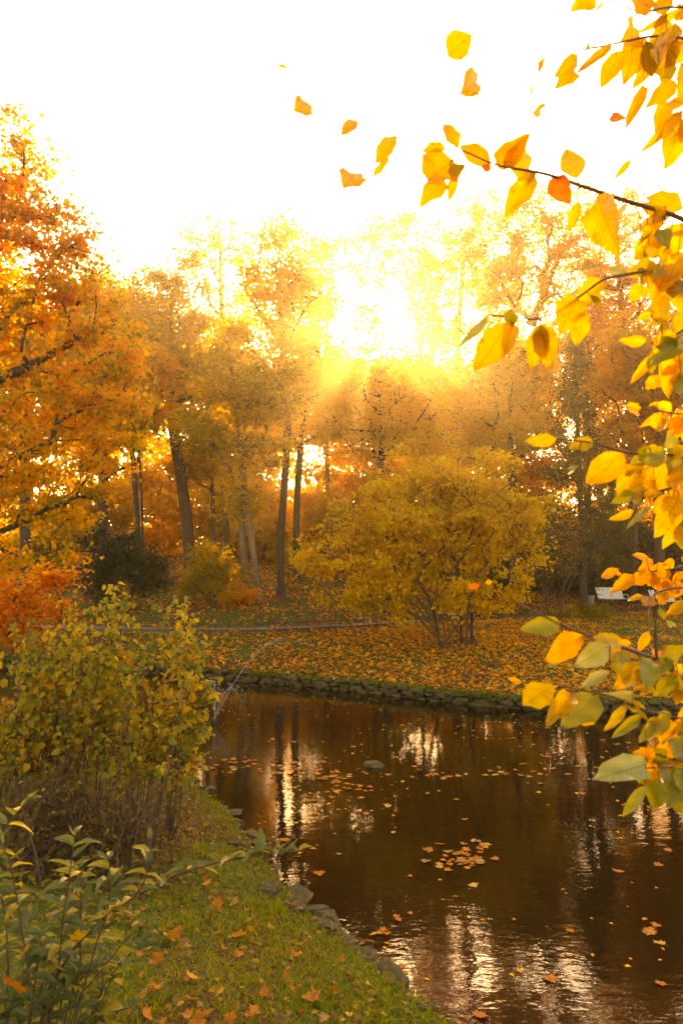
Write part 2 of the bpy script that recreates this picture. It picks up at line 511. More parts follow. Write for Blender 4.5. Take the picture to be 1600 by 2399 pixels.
# kerb stones on the pond side
kr = setp(bpy.data.objects.new('path_kerb', None), 'low stone kerb edging the far path on its pond side', 'kerb')
COL.objects.link(kr)
kb = MB().box((0, 0, 0.0), (0.94, 0.14, 0.26)).mesh('kerb_block', M['kerb'])
kp = resample(PATH[2:-2], 0.96)
for i in range(len(kp) - 1):
    a, b = kp[i], kp[i + 1]
    d = (b - a) / np.linalg.norm(b - a); nn = np.array([d[1], -d[0]])
    c = (a + b) / 2 + nn * 0.88
    if not (-9 < c[0] < 20): continue
    o = link('kerb_block', kb, kr, (c[0], c[1], 1.17 + random.uniform(-0.015, 0.015)))
    o.rotation_euler = (0, 0, math.atan2(d[1], d[0]) + random.uniform(-0.02, 0.02))

# ------------------------------------------------------------------ stones


def stone_mesh(name, mat, seed, sub=2, boxy=0.5, flat=1.0):
    import bmesh
    r = np.random.default_rng(seed)
    bm = bmesh.new()
    bmesh.ops.create_icosphere(bm, subdivisions=sub, radius=1.0)
    planes = [(v / np.linalg.norm(v), r.uniform(0.55, 0.85)) for v in r.normal(size=(9, 3))]
    ph = r.uniform(0, 6, 3)
    for v in bm.verts:
        p = np.array(v.co)
        q = np.sign(p) * np.abs(p) ** (1 - boxy)
        p = q / max(1.0, np.abs(q).max())
        for nv, dd in planes:
            e = p @ nv - dd
            if e > 0: p = p - nv * e * 0.9
        p = p * (1 + 0.06 * math.sin(5 * p[0] + ph[0]) * math.sin(4 * p[1] + ph[1]) + 0.04 * math.sin(9 * p[2] + 7 * p[0] + ph[2]))
        v.co = Vector((p[0], p[1], p[2] * flat))
    me = bpy.data.meshes.new(name)
    bm.to_mesh(me); bm.free()
    me.materials.append(mat)
    return me


wall = thing('stone_wall', (0, 18.8, 0), 'low mossy rubble stone wall along the far edge of the pond', 'stone wall')
WST = [stone_mesh('stone', M['stone'], 40 + i, 2, 0.78) for i in range(10)]
back = MB()
fp = resample(FAR[2:12], 0.5)
for a, b in zip(fp[:-1], fp[1:]):
    d = (b - a) / np.linalg.norm(b - a); nn = np.array([-d[1], d[0]])
    c = (a + b) / 2
    # outward side is away from the pond (left of travel for FAR, which runs left to right)
    rot = np.array([[d[0], -d[1], 0], [d[1], d[0], 0], [0, 0, 1]])
    back.box((c[0] + nn[0] * 0.17, c[1] + nn[1] * 0.17, -0.04), (0.54, 0.14, 0.60), rot)
link('wall_core', back.mesh('wall_core', M['ground']), wall)
fl = FAR[3:11]
cum = 0
for row in range(3):
    rs = np.random.default_rng(90 + row)
    pts = resample(fl, 0.02)
    i = int(rs.integers(0, 10))
    while i < len(pts) - 30:
        L_ = rs.uniform(0.2, 0.46); j = i + int(L_ / 0.02)
        if j >= len(pts): break
        a, b = pts[i], pts[j]
        c = (a + b) / 2
        d = (b - a) / np.linalg.norm(b - a)
        o = link('stone', WST[rs.integers(0, 10)], wall, (c[0] + rs.normal(0, .015), c[1] + rs.normal(0, .02), 0.01 + row * 0.11 + rs.normal(0, .015)))
        o.scale = (L_ * 0.54, rs.uniform(0.12, 0.17), rs.uniform(0.062, 0.085))
        o.rotation_euler = (rs.normal(0, .1), rs.normal(0, .08), math.atan2(d[1], d[0]) + rs.normal(0, .07))
        i = j

edge = thing('stone_edging', (-0.4, 6.4, 0.1), 'rough stones edging the grassy near bank at the water', 'stone edging')
EST = [stone_mesh('stone', M['stone_near'], 140 + i, 3, 0.62) for i in range(8)]
pts = resample(NEAR[3:13], 0.03)
rs = np.random.default_rng(5)
i = 0
while i < len(pts) - 20:
    L_ = rs.uniform(0.14, 0.42); j = min(i + int(L_ / 0.03), len(pts) - 1)
    c = (pts[i] + pts[j]) / 2; d = pts[j] - pts[i]; d /= np.linalg.norm(d)
    nn = np.array([d[1], -d[0]])      # towards land for NEAR (runs right to left)
    for lay in range(2):
        if lay == 1 and rs.random() < 0.45: continue
        off = rs.uniform(-0.03, 0.12) * (-1 if lay else 0.5)
        o = link('stone', EST[rs.integers(0, 8)], edge, (c[0] - nn[0] * off, c[1] - nn[1] * off, 0.0 + 0.08 * lay + rs.normal(0, .015)))
        o.scale = (L_ * 0.58, rs.uniform(0.09, 0.17), rs.uniform(0.05, 0.08))
        o.rotation_euler = (rs.normal(0, .15), rs.normal(0, .12), math.atan2(d[1], d[0]) + rs.normal(0, .25))
    i = j
# flat stones set in the turf behind the edge (as in the photo)
for (px, py, s) in ((545, 1970, 0.20), (690, 2120, 0.17), (740, 2160, 0.2), (430, 1870, 0.16), (625, 2085, .14)):
    p = on_z(px, py, 0.2); z = float(height(p[0], p[1]))
    p = on_z(px, py, z + .02)
    o = link('stone', EST[rs.integers(0, 8)], edge, (p[0], p[1], z + 0.0))
    o.scale = (s, s * 0.7, 0.05); o.rotation_euler = (0, 0, rs.uniform(0, 3))
# a rock and the clod of soil on the bank
for name, lab, cat, px, py, s, z0, mat in (('pond_rock', 'small wet rock breaking the surface in mid pond', 'rock', 875, 1795, (0.22, 0.12, 0.07), 0.01, 'stone'),):
    p = on_z(px, py, 0.0 if z0 is not None else 0.45)
    z = z0 if z0 is not None else float(height(p[0], p[1])) + 0.02
    if z0 is None: p = on_z(px, py, z)
    o = link(name, stone_mesh(name, M[mat], 77 + len(name), 2, 0.4), None, (p[0], p[1], z))
    o.scale = s; setp(o, lab, cat)

# ------------------------------------------------------------------ leaves in bulk


def leaf_cloud(name, P, size, tint, mat, rs, shape='rhomb', up=0.6, droop=0.3, width=0.62, fold=0.18, flatlie=None):
    """many small folded leaves at points P in one mesh"""
    n = len(P)
    size = np.broadcast_to(size, (n,)) * rs.uniform(0.5, 1.4, n)
    nrm = rs.normal(size=(n, 3)); nrm /= np.linalg.norm(nrm, axis=1)[:, None]
    nrm = nrm * (1 - up) + np.array([0, 0, up])
    if flatlie is not None:
        nrm = rs.normal(0, flatlie, (n, 3)) + np.array([0, 0, 1.0])
    nrm /= np.linalg.norm(nrm, axis=1)[:, None] + 1e-9
    ax = rs.normal(size=(n, 3)); ax[:, 2] -= droop * 1.5
    ax -= (ax * nrm).sum(1)[:, None] * nrm
    ax /= np.linalg.norm(ax, axis=1)[:, None] + 1e-9
    sx = np.cross(ax, nrm)
    if shape == 'rhomb':
        T = [(0, 0, 0), (0.5, 0.42, fold), (0, 1, -0.06), (-0.5, 0.42, fold)]
        tris = [(0, 1, 2), (0, 2, 3)]
    elif shape == 'lobed':
        T = [(0, 0, 0), (0.62, 0.42, fold), (0.2, 0.55, 0.02), (0, 1, -0.1), (-0.2, 0.55, 0.02), (-0.62, 0.42, fold)]
        tris = [(0, 1, 2), (0, 2, 3), (0, 3, 4), (0, 4, 5)]
    elif shape == 'heart':
        T = [(0, 0, 0), (0.42, 0.12, fold), (0.46, 0.5, fold), (0, 1, -0.12), (-0.46, 0.5, fold), (-0.42, 0.12, fold)]
        tris = [(0, 1, 2), (0, 2, 3), (0, 3, 4), (0, 4, 5)]
    else:  # blade
        T = [(0.5, 0, 0), (-0.5, 0, 0), (0, 1, 0.25)]
        tris = [(0, 1, 2)]
    T = np.array(T, float)
    V = (P[:, None, :] + size[:, None, None] * (sx[:, None, :] * (T[None, :, 0:1] * width) + ax[:, None, :] * T[None, :, 1:2] + nrm[:, None, :] * T[None, :, 2:3]))
    k = len(T)
    tri = np.array(tris)
    F = (np.arange(n)[:, None, None] * k + tri[None]).reshape(-1, 3)
    ta = np.repeat(np.clip(np.broadcast_to(tint, (n,)), 0, 1), len(tris))
    return mesh_np(name, V.reshape(-1, 3), [F], mat, ta)


# ------------------------------------------------------------------ tree skeletons


def skeleton(chains, pts, rs, step=0.5, gnarl=0.08, sag=0.0, back=0.6):
    """chains: list of polylines (trunks). pts: targets. returns nodes, parents, is_trunk"""
    N, Pn, D, PL, TR = [], [], [], [], []
    for ch in chains:
        prev = -1; pl = 0.0
        for i, p in enumerate(ch):
            p = np.array(p, float)
            if prev >= 0:
                dd = p - N[prev]; pl += np.linalg.norm(dd)
            else:
                dd = np.array(ch[1], float) - p
            N.append(p); Pn.append(prev); D.append(dd / (np.linalg.norm(dd) + 1e-9)); PL.append(pl); TR.append(True)
            prev = len(N) - 1
    cap = len(N) + len(pts) * 14 + 10
    A = np.zeros((cap, 3)); A[:len(N)] = N
    Dd = np.zeros((cap, 3)); Dd[:len(N)] = D
    Pl = np.zeros(cap); Pl[:len(N)] = PL
    Par = np.full(cap, -1); Par[:len(N)] = Pn
    n = len(N)
    root = A[0]
    order = np.argsort(np.linalg.norm(pts - root, axis=1) + rs.normal(0, step, len(pts)))
    ends = []
    for o in order:
        p = pts[o]
        v = p - A[:n]
        d = np.linalg.norm(v, axis=1)
        cosang = (v * Dd[:n]).sum(1) / (d + 1e-9)
        cost = d * (1 + back * (1 - cosang) * 0.5) + 0.12 * Pl[:n]
        # prefer not to come from above
        cost = cost + 0.5 * np.clip(-v[:, 2] / (d + 1e-9) - 0.2, 0, 1) * d
        j = int(np.argmin(cost))
        L_ = d[j]
        m = int(min(13, max(1, round(L_ / step))))
        c = A[j] + Dd[j] * L_ * 0.35 + np.array([0, 0, 0.10 * L_ - sag * L_])
        prev = j
        for q in range(1, m + 1):
            t = q / m
            x = (1 - t) ** 2 * A[j] + 2 * t * (1 - t) * c + t * t * p
            if q < m: x = x + rs.normal(0, gnarl * L_ / m, 3)
            A[n] = x; dd = x - A[prev]; l = np.linalg.norm(dd) + 1e-9
            Dd[n] = dd / l; Par[n] = prev; Pl[n] = Pl[prev] + l
            prev = n; n += 1
        ends.append(prev)
    return A[:n], Par[:n], np.array(ends), len(N)


def tube_meshes(name, A, Par, ntrunk, r_root, r_tip, mat, expo=0.5, flare=1.35):
    """one tube mesh for each root of the skeleton"""
    n = len(A)
    cnt = np.zeros(n)
    haschild = np.zeros(n, bool)
    haschild[Par[Par >= 0]] = True
    cnt[~haschild] = 1
    rootid = np.arange(n)
    for i in range(n):
        if Par[i] >= 0: rootid[i] = rootid[Par[i]]
    for i in range(n - 1, -1, -1):
        if Par[i] >= 0: cnt[Par[i]] += cnt[i]
    roots = np.where(Par < 0)[0]
    mx = cnt[roots].max()
    rad = r_tip + (r_root - r_tip) * ((cnt - 1) / max(mx - 1, 1)) ** expo
    out = []
    for rt in roots:
        e = np.where((Par >= 0) & (rootid == rt))[0]
        V, F = [], []
        base = 0
        for grp, k in ((e[rad[e] > r_root * 0.35], 9), (e[rad[e] <= r_root * 0.35], 4)):
            if len(grp) == 0: continue
            p0, p1 = A[Par[grp]], A[grp]
            r1 = rad[grp]
            r0 = np.minimum(rad[Par[grp]], r1 * 1.6)
            isroot = Par[Par[grp]] < 0
            r0 = np.where(isroot & (grp < ntrunk), r0 * flare, r0)
            t = p1 - p0; l = np.linalg.norm(t, axis=1)[:, None] + 1e-9; t = t / l
            p1 = p1 + t * r1[:, None] * 0.3
            ref = np.where(np.abs(t[:, 2:3]) < 0.9, np.array([[0, 0, 1.0]]), np.array([[1.0, 0, 0]]))
            u = np.cross(t, ref); u /= np.linalg.norm(u, axis=1)[:, None] + 1e-9
            w = np.cross(t, u)
            a = np.arange(k) * 2 * math.pi / k
            ring = (u[:, None, :] * np.cos(a)[None, :, None] + w[:, None, :] * np.sin(a)[None, :, None])
            v0 = p0[:, None, :] + ring * r0[:, None, None]
            v1 = p1[:, None, :] + ring * r1[:, None, None]
            V.append(np.concatenate([v0, v1], 1).reshape(-1, 3))
            j = np.arange(k); jn = (j + 1) % k
            q = np.stack([j, jn, jn + k, j + k], 1)
            F.append((base + np.arange(len(grp))[:, None, None] * 2 * k + q[None]).reshape(-1, 4))
            base += len(grp) * 2 * k
        out.append(mesh_np(name, np.concatenate(V), F, mat, smooth=True))
    return out


def ellip(c, r, n, rs, shell=0.45):
    v = rs.normal(size=(n, 3)); v /= np.linalg.norm(v, axis=1)[:, None]
    return np.array(c) + v * (rs.random(n) ** shell)[:, None] * np.array(r)


def blobs_px(bl, depth, rs, M_, dr=0.8):
    """targets in ellipsoids given as (px,py,rx,ry[,depth offset]) in photo pixels at a depth"""
    vols = np.array([b[2] * b[3] * (b[2] * 0.5 + b[3] * 0.5) for b in bl], float)
    out = []
    for b, v in zip(bl, vols / vols.sum()):
        d = depth + (b[4] if len(b) > 4 else 0)
        c = at(b[0], b[1], d)
        k_ = d / FPX
        out.append(ellip(c, (b[2] * k_, min(b[2], b[3] * 1.3) * k_ * dr, b[3] * k_), max(3, int(M_ * v)), rs))
    return np.concatenate(out)


CL = 0.78


def make_tree(name, label, cat, base, trunk, targets, r_root, r_tip, leaf_n, leaf_size, mat, bark, seed, group=None,
              clump=(0.55, 0.35), shape='rhomb', up=0.55, droop=0.3, step=0.6, gnarl=0.12, tintm=0.5, tints=0.2, extra_chains=(), expo=0.5, sag=0.0, lower_end=0.25, flare=1.35, limbs=False, clumpk=1.1):
    rs = np.random.default_rng(seed)
    t = thing(name, base, label, cat, group)
    A, Par, ends, nt = skeleton([trunk] + list(extra_chains), targets, rs, step, gnarl, sag)
    for ti, me in enumerate(tube_meshes('trunk', A, Par, nt, r_root, r_tip, M[bark], expo, flare)):
        link(('stem' if cat == 'shrub' else 'trunk' if ti == 0 or not limbs else 'limb'), me, t)
    if leaf_n:
        E = A[ends]
        # leaves also along the last bit of the twigs
        P2 = A[Par[ends]]
        which = rs.integers(0, len(E), leaf_n)
        along = rs.random(leaf_n)[:, None] * lower_end * 2
        C = E[which] * (1 - along) + P2[which] * along
        wt = rs.gamma(clumpk, 1.0, len(E)); wt /= wt.sum()
        which = rs.choice(len(E), leaf_n, p=wt)
        C = E[which] * (1 - along) + P2[which] * along
        Pt = C + rs.normal(size=(leaf_n, 3)) * np.array([clump[0], clump[0], clump[1]]) * CL * (0.35 + rs.random(leaf_n)[:, None])
        ct = rs.normal(0, tints * 0.7, len(E)) + 0.16 * wob(E[:, 0] + E[:, 1], E[:, 2], 0.9, seed)
        tint = tintm + ct[which] + rs.normal(0, tints * 0.7, leaf_n)
        c = link('crown', leaf_cloud('crown', Pt, leaf_size, tint, mat if not isinstance(mat, str) else M[mat], rs, shape, up, droop), t)
        c['kind'] = 'stuff'
    return t


def gz(x, y): return float(height(np.array(x), np.array(y)))


def px_tree(name, label, base_px, depth, trunk_px, blobs, M_, r_root, leaf_n, leaf_size, mat, bark, seed, group='trees on the far slope', dr=0.8, **kw):
    """a tree standing depth metres ahead; trunk way-points and crown blobs read off the photo at that depth"""
    rs = np.random.default_rng(seed + 1000)
    b = at(base_px, 1350, depth)
    x, y = b[0], b[1]
    z = gz(x, y)
    tr = [np.array([x, y, z - 0.15])]
    for (px, py) in trunk_px:
        q = at(px, py, depth); tr.append(q + np.array([0, rs.normal(0, .15), 0]))
    tr = chaikin(np.array(tr), 2)
    tr = resample(tr, 0.7)
    tg = blobs_px(blobs, depth, rs, M_, dr)
    return make_tree(name, label, 'tree', (x, y, z), tr, tg, r_root, 0.012, int(leaf_n * .92), leaf_size * 1.3, mat, bark, seed, group, **kw)


# ------------------------------------------------------------------ trees on the far slope
TL = 1.0
px_tree('maple_tree', 'tree with thick dark bent trunk left of the pale twin trunks', 445, 36, [(440, 1230), (425, 1120), (405, 1000), (395, 850), (400, 700)],
        [(390, 760, 110, 130), (470, 860, 120, 130), (350, 900, 100, 120), (440, 640, 70, 70), (520, 960, 80, 70)], 300, 0.30, 26000, 0.17, 'olive', 'bark', 201, clump=(.6, .3), tintm=.55)
px_tree('tall_tree', 'tall tree with a thin see-through spire of twigs against the sky', 530, 40, [(528, 1200), (522, 1000), (520, 800), (515, 640), (512, 520)],
        [(510, 560, 90, 80), (530, 700, 80, 90), (480, 640, 60, 70), (560, 600, 45, 70), (520, 860, 110, 100)], 260, 0.22, 9000, 0.15, 'gold', 'bark', 202, clump=(.45, .3), tintm=.6)
px_tree('olive_tree', 'leaning tree with pale twin trunks at the foot of the slope', 612, 29.5, [(595, 1300), (575, 1150), (560, 1000), (540, 850)],
        [(560, 860, 100, 110), (640, 930, 110, 100), (500, 1000, 90, 80), (590, 1060, 90, 60), (560, 1170, 50, 60)], 260, 0.15, 22000, 0.15, 'olive', 'bark_pale', 203, clump=(.5, .22), tintm=.5,
        extra_chains=[resample(chaikin(np.array([at(583, 1415, 29.6), at(570, 1300, 29.6), at(560, 1150, 29.5), at(580, 950, 29.3)]), 2), .7)])
px_tree('golden_tree', 'golden tree with slim dark trunk just left of the sun glow', 660, 31.5, [(655, 1280), (665, 1150), (675, 1000), (665, 850), (655, 700)],
        [(650, 570, 62, 80), (700, 660, 85, 80), (660, 760, 100, 90), (700, 880, 90, 80), (610, 650, 55, 70), (740, 600, 40, 50)], 300, 0.17, 18000, 0.15, 'gold', 'bark', 204, clump=(.62, .32), tintm=.7)
px_tree('golden_tree', 'second slim trunked golden tree, right of the pale twin trunks', 697, 38, [(692, 1250), (700, 1100), (712, 950), (730, 800)],
        [(740, 700, 60, 70), (730, 860, 90, 80), (770, 960, 80, 70), (700, 1000, 70, 60)], 200, 0.19, 14000, 0.17, 'gold', 'bark', 205, clump=(.6, .3), tintm=.65)
px_tree('slender_tree', 'slender twin stemmed tree over the dark round bush on the left', 340, 31, [(335, 1200), (328, 1060), (320, 940)],
        [(300, 860, 90, 80), (340, 960, 90, 60), (280, 980, 80, 60), (230, 880, 80, 90)], 200, 0.12, 15000, 0.15, 'amber', 'bark', 206, clump=(.5, .25), tintm=.5,
        extra_chains=[resample(chaikin(np.array([at(330, 1330, 31.2), at(318, 1150, 31), at(305, 980, 31)]), 2), .7)])
px_tree('slope_tree', 'dark slim tree between the bent trunk and the twin trunks', 505, 37, [(500, 1200), (495, 1080), (480, 980)],
        [(470, 1010, 80, 60), (500, 1090, 70, 50), (440, 1100, 60, 50)], 120, 0.12, 9000, 0.17, 'gold', 'bark', 207, clump=(.6, .3), tintm=.6)
px_tree('slope_tree', 'low golden tree directly beneath the sun', 880, 46, [(880, 1150), (875, 1000), (870, 930)],
        [(870, 920, 145, 115), (960, 990, 110, 90), (800, 1000, 90, 80), (930, 850, 60, 45), (820, 850, 50, 45)], 330, 0.2, 24000, 0.2, 'gold', 'bark', 208, clump=(.8, .4), tintm=.7)
px_tree('thin_tree', 'thin tree lost in the glare just right of the sun', 985, 47, [(985, 1150), (990, 950), (985, 800), (960, 640)],
        [(990, 760, 45, 110), (960, 610, 70, 60), (870, 570, 90, 55), (1010, 640, 40, 70), (920, 530, 90, 45), (890, 640, 90, 35)], 300, 0.15, 12500, 0.16, 'gold', 'bark_pale', 217, clump=(.5, .3), tintm=.7)
px_tree('thin_tree', 'thin tree lost in the glare just left of the sun', 765, 48, [(768, 1150), (765, 950), (762, 800), (780, 640)],
        [(755, 760, 40, 100), (785, 620, 50, 70), (840, 640, 40, 40), (880, 760, 80, 75), (885, 690, 60, 50)], 200, 0.15, 6500, 0.16, 'gold', 'bark_pale', 218, clump=(.5, .3), tintm=.7)
px_tree('slope_tree', 'golden tree rising behind the yellow shrub, its crown just under the sun', 905, 30.5, [(900, 1250), (895, 1120), (890, 1000), (888, 920)],
        [(890, 900, 95, 70), (960, 960, 85, 70), (820, 960, 75, 70), (890, 1020, 120, 60), (1010, 1040, 70, 50)], 300, 0.15, 17000, 0.13, 'gold', 'bark', 221, clump=(.48, .24), tintm=.7)
px_tree('slope_tree', 'low amber tree right of the sun glow behind the yellow shrub', 1070, 44, [(1068, 1150), (1060, 1000), (1070, 930)],
        [(1080, 930, 120, 90), (1150, 1000, 110, 90), (1010, 980, 90, 80)], 240, 0.2, 18000, 0.19, 'amber', 'bark', 209, clump=(.75, .4), tintm=.65)
px_tree('open_tree', 'tall amber tree right of the sun with an airy orange crown', 1060, 44, [(1065, 1100), (1070, 900), (1075, 720), (1090, 560)],
        [(1120, 500, 90, 70), (1060, 600, 100, 100), (1150, 640, 110, 90), (1010, 720, 70, 110), (1100, 780, 110, 90)], 330, 0.25, 17000, 0.17, 'amber', 'bark_pale', 210, clump=(.5, .35), tintm=.6)
px_tree('open_tree', 'tall forked tree with sparse yellow leaves left of the overhanging branch', 1245, 40, [(1243, 1050), (1240, 860), (1242, 740), (1215, 620), (1200, 520)],
        [(1200, 560, 80, 100), (1290, 520, 90, 90), (1350, 600, 100, 100), (1250, 680, 110, 80), (1160, 700, 70, 70), (1380, 480, 70, 60)], 380, 0.27, 18000, 0.16, 'hazel', 'bark_pale', 211, clump=(.5, .35), tintm=.5,
        extra_chains=[resample(chaikin(np.array([at(1244, 760, 40), at(1290, 650, 40), at(1330, 540, 40.3)]), 2), .7)])
px_tree('open_tree', 'sparse yellow tree at the right edge behind the overhanging leaves', 1480, 41, [(1480, 1050), (1470, 850), (1450, 700), (1440, 560)],
        [(1440, 520, 80, 80), (1490, 640, 100, 90), (1420, 700, 90, 80), (1540, 740, 80, 90)], 300, 0.25, 12000, 0.16, 'amber', 'bark', 212, clump=(.5, .35), tintm=.5)
px_tree('broad_tree', 'broad amber tree filling the slope at the right edge', 1540, 33, [(1540, 1150), (1530, 980), (1520, 860)],
        [(1500, 800, 100, 80), (1560, 880, 110, 90), (1460, 900, 90, 70), (1580, 1010, 110, 90), (1480, 1010, 80, 70)], 320, 0.25, 24000, 0.15, 'amber', 'bark', 213, clump=(.5, .28), tintm=.4)
px_tree('broad_tree', 'broad golden tree between the sun glow and the olive conifer', 1200, 37, [(1200, 1150), (1195, 980), (1190, 900)],
        [(1180, 860, 110, 80), (1250, 900, 100, 90), (1130, 920, 100, 80), (1210, 1010, 120, 80), (1100, 1030, 90, 60)], 320, 0.22, 24000, 0.16, 'gold', 'bark', 214, clump=(.55, .28), tintm=.5)
px_tree('broad_tree', 'golden tree filling the gap above the olive conifer', 1375, 44, [(1375, 1100), (1372, 950), (1378, 820)],
        [(1370, 780, 90, 80), (1440, 820, 80, 80), (1320, 820, 70, 80), (1390, 700, 70, 60), (1400, 900, 110, 70)], 280, 0.22, 15000, 0.19, 'gold', 'bark', 219, clump=(.65, .32), tintm=.65)
px_tree('broad_tree', 'dark olive tree behind the orange maple on the left', 240, 34, [(245, 1150), (240, 900), (235, 750)],
        [(250, 700, 100, 90), (180, 800, 110, 110), (310, 780, 90, 90), (220, 950, 120, 90)], 300, 0.25, 22000, 0.17, 'olive', 'bark', 215, clump=(.6, .3), tintm=.55)
px_tree('broad_tree', 'golden tree at the left edge behind the orange maple', 60, 33, [(60, 1150), (60, 950), (70, 800)],
        [(70, 820, 120, 110), (20, 950, 110, 110), (140, 980, 100, 90), (0, 700, 100, 100)], 260, 0.25, 18000, 0.17, 'gold', 'bark', 216, clump=(.6, .3), tintm=.5)
# trees outside the frame on both sides that the pond mirrors and that close the wood
for i, (px, dep, s) in enumerate(((1720, 36, 1), (1860, 42, 1.15), (-120, 36, 1), (-280, 42, 1.1))):
    px_tree('broad_tree', ['amber tree standing just beyond the right edge of the view', 'amber tree further beyond the right edge of the view', 'olive tree just beyond the left edge of the view', 'olive tree further beyond the left edge of the view'][i],
            px, dep, [(px, 1100), (px - 5, 850), (px, 650)], [(px, 600, 120, 120), (px + 60, 760, 130, 130), (px - 60, 820, 130, 130), (px, 980, 130, 100)], 240, 0.28, 13000, 0.22, 'amber' if i < 2 else 'olive', 'bark', 220 + i, clump=(.7, .4), tintm=.5)


def conifer(name, label, px, depth, top_py, bot_py, half_px, seed, mat='conifer', leaf_n=24000, group='trees on the far slope'):
    rs = np.random.default_rng(seed)
    b = at(px, 1350, depth); x, y = b[0], b[1]; z = gz(x, y)
    zt = at(px, top_py, depth)[2]; zb = at(px, bot_py, depth)[2]
    R_ = half_px * depth / FPX
    tr = [np.array([x, y, q]) for q in np.arange(z - .1, zt, 0.5)]
    n = 420
    h = rs.random(n) ** 1.3
    a = rs.uniform(0, 2 * math.pi, n)
    rr = R_ * (1 - h * 0.93) * (0.45 + 0.55 * rs.random(n) ** .5) * (1 + .25 * np.sin(a * 3 + h * 9))
    tg = np.stack([x + np.cos(a) * rr, y + np.sin(a) * rr, zb + (zt - zb) * h - rr * 0.25], 1)
    return make_tree(name, label, 'tree', (x, y, z), tr, tg, 0.2, 0.012, leaf_n, 0.13, mat, 'bark', seed, group, clump=(.35, .3), shape='rhomb', up=.2, droop=1.2, step=.6, tintm=.5, sag=.15, lower_end=.5)


conifer('conifer_tree', 'feathery olive green conifer left of the hanging yellow leaves', 1365, 34, 760, 1330, 115, 301)
conifer('conifer_tree', 'dark green conifer behind the cream bench', 1440, 45, 1010, 1380, 130, 302, 'dark', 20000)


# ------------------------------------------------------------------ far wood that closes the hilltop (one mass)
rs = np.random.default_rng(50)
Pm = []
for row, (dep, nn_) in enumerate(((50, 26), (58, 30), (68, 34))):
    for i in range(nn_):
        x = (-.85 + 1.7 * (i + rs.uniform(.2, .8)) / nn_) * dep
        y = dep + rs.uniform(-3, 3)
        az = math.degrees(math.atan2(x, y)) - math.degrees(SUN_AZ)
        ztop = CAM_Z + y * (.40 + rs.uniform(-.07, .07) - .13 * math.exp(-(az / 9.0) ** 2))
        z0 = gz(x, y)
        for q in range(15):
            zc = z0 + .6 + (ztop - z0 - 1.5) * rs.random() ** 1.25
            rr_ = rs.uniform(1.3, 2.4)
            Pm.append(ellip((x + rs.normal(0, 1.3), y + rs.normal(0, 1.3), zc), (rr_, rr_, rr_ * .6), 120, rs, .5))
for i in range(170):         # low growth at the foot of the wood
    y = rs.uniform(44, 60); x = rs.uniform(-10, 28)
    rr_ = rs.uniform(1.2, 2.2)
    Pm.append(ellip((x, y, gz(x, y) + rs.uniform(.4, 4.6)), (rr_ * 1.2, rr_, rr_ * .7), 190, rs, .5))
Pm = np.concatenate(Pm)
o = link('far_wood', leaf_cloud('far_wood', Pm, 0.5, .55 + .2 * wob(Pm[:, 0], Pm[:, 2], .5) + rs.normal(0, .15, len(Pm)), M['gold'], rs, 'rhomb', .4, .3))
setp(o, 'distant golden wood closing the hilltop behind the trees', 'wood', kind='stuff')


# ------------------------------------------------------------------ shrubs of the far bank
def px_shrub(name, label, px, depth, blobs, M_, leaf_n, leaf_size, mat, seed, nst=5, r=0.04, group=None, spread=.4, bark='twig', base_py=1400, cat='shrub', stem_top=0.5, **kw):
    rs = np.random.default_rng(seed + 500)
    b = at(px, base_py, depth); x, y = b[0], b[1]; z = gz(x, y)
    tg = blobs_px(blobs, depth, rs, M_, kw.pop('dr', .9))
    cen = tg.mean(0)
    ch = []
    for i in range(nst):
        a = rs.uniform(0, 6.28); q = np.array([x + math.cos(a) * spread * .3, y + math.sin(a) * spread * .3, z - .08])
        e = tg[rs.integers(0, len(tg))]
        mid = q + (np.array([e[0], e[1], cen[2]]) - q) * stem_top
        ch.append(resample(chaikin(np.array([q, q * .55 + mid * .45 + np.array([0, 0, .15 * (mid[2] - q[2])]), mid]), 2), max(.12, kw.get('step', .4) * .6)))
    return make_tree(name, label, cat, (x, y, z), ch[0], tg, r, kw.pop('r_tip', 0.006), leaf_n, leaf_size, mat, bark, seed, group, extra_chains=ch[1:], **kw)


px_shrub('hazel_shrub', 'large round yellow shrub with dark fanning stems on the far bank', 1080, 22.3,
         [(1010, 1190, 190, 130), (1130, 1200, 150, 140), (880, 1270, 150, 110), (1180, 1310, 110, 100), (1000, 1340, 160, 90), (860, 1370, 100, 70), (1060, 1120, 130, 80), (740, 1260, 40, 60), (1240, 1230, 60, 90), (960, 1450, 60, 30), (800, 1420, 80, 40), (1150, 1430, 70, 40), (950, 1080, 60, 50), (725, 1330, 50, 70), (1290, 1190, 40, 60), (880, 1120, 70, 50), (780, 1190, 50, 40), (1200, 1110, 50, 50)],
         560, 28000, 0.15, 'hazel', 401, nst=26, r=.05, clump=(.30, .17), shape='rhomb', up=.35, droop=.5, step=.35, tintm=.55, base_py=1500, spread=2.2, stem_top=.45, group=None, flare=1.1, clumpk=.55, tints=.3)
px_shrub('evergreen_bush', 'dark rounded evergreen bush at the foot of the left trees', 290, 28,
         [(280, 1300, 90, 70), (350, 1340, 70, 60), (230, 1360, 70, 50)], 200, 15000, 0.12, 'dark', 402, nst=6, clump=(.3, .25), base_py=1400, tintm=.35)
px_shrub('evergreen_bush', 'green yellow bush between the dark bush and the pale trunks', 500, 29,
         [(490, 1320, 55, 60), (530, 1360, 50, 50), (455, 1360, 50, 50)], 150, 9000, 0.12, 'olive', 403, nst=6, clump=(.3, .22), base_py=1410, tintm=.5)
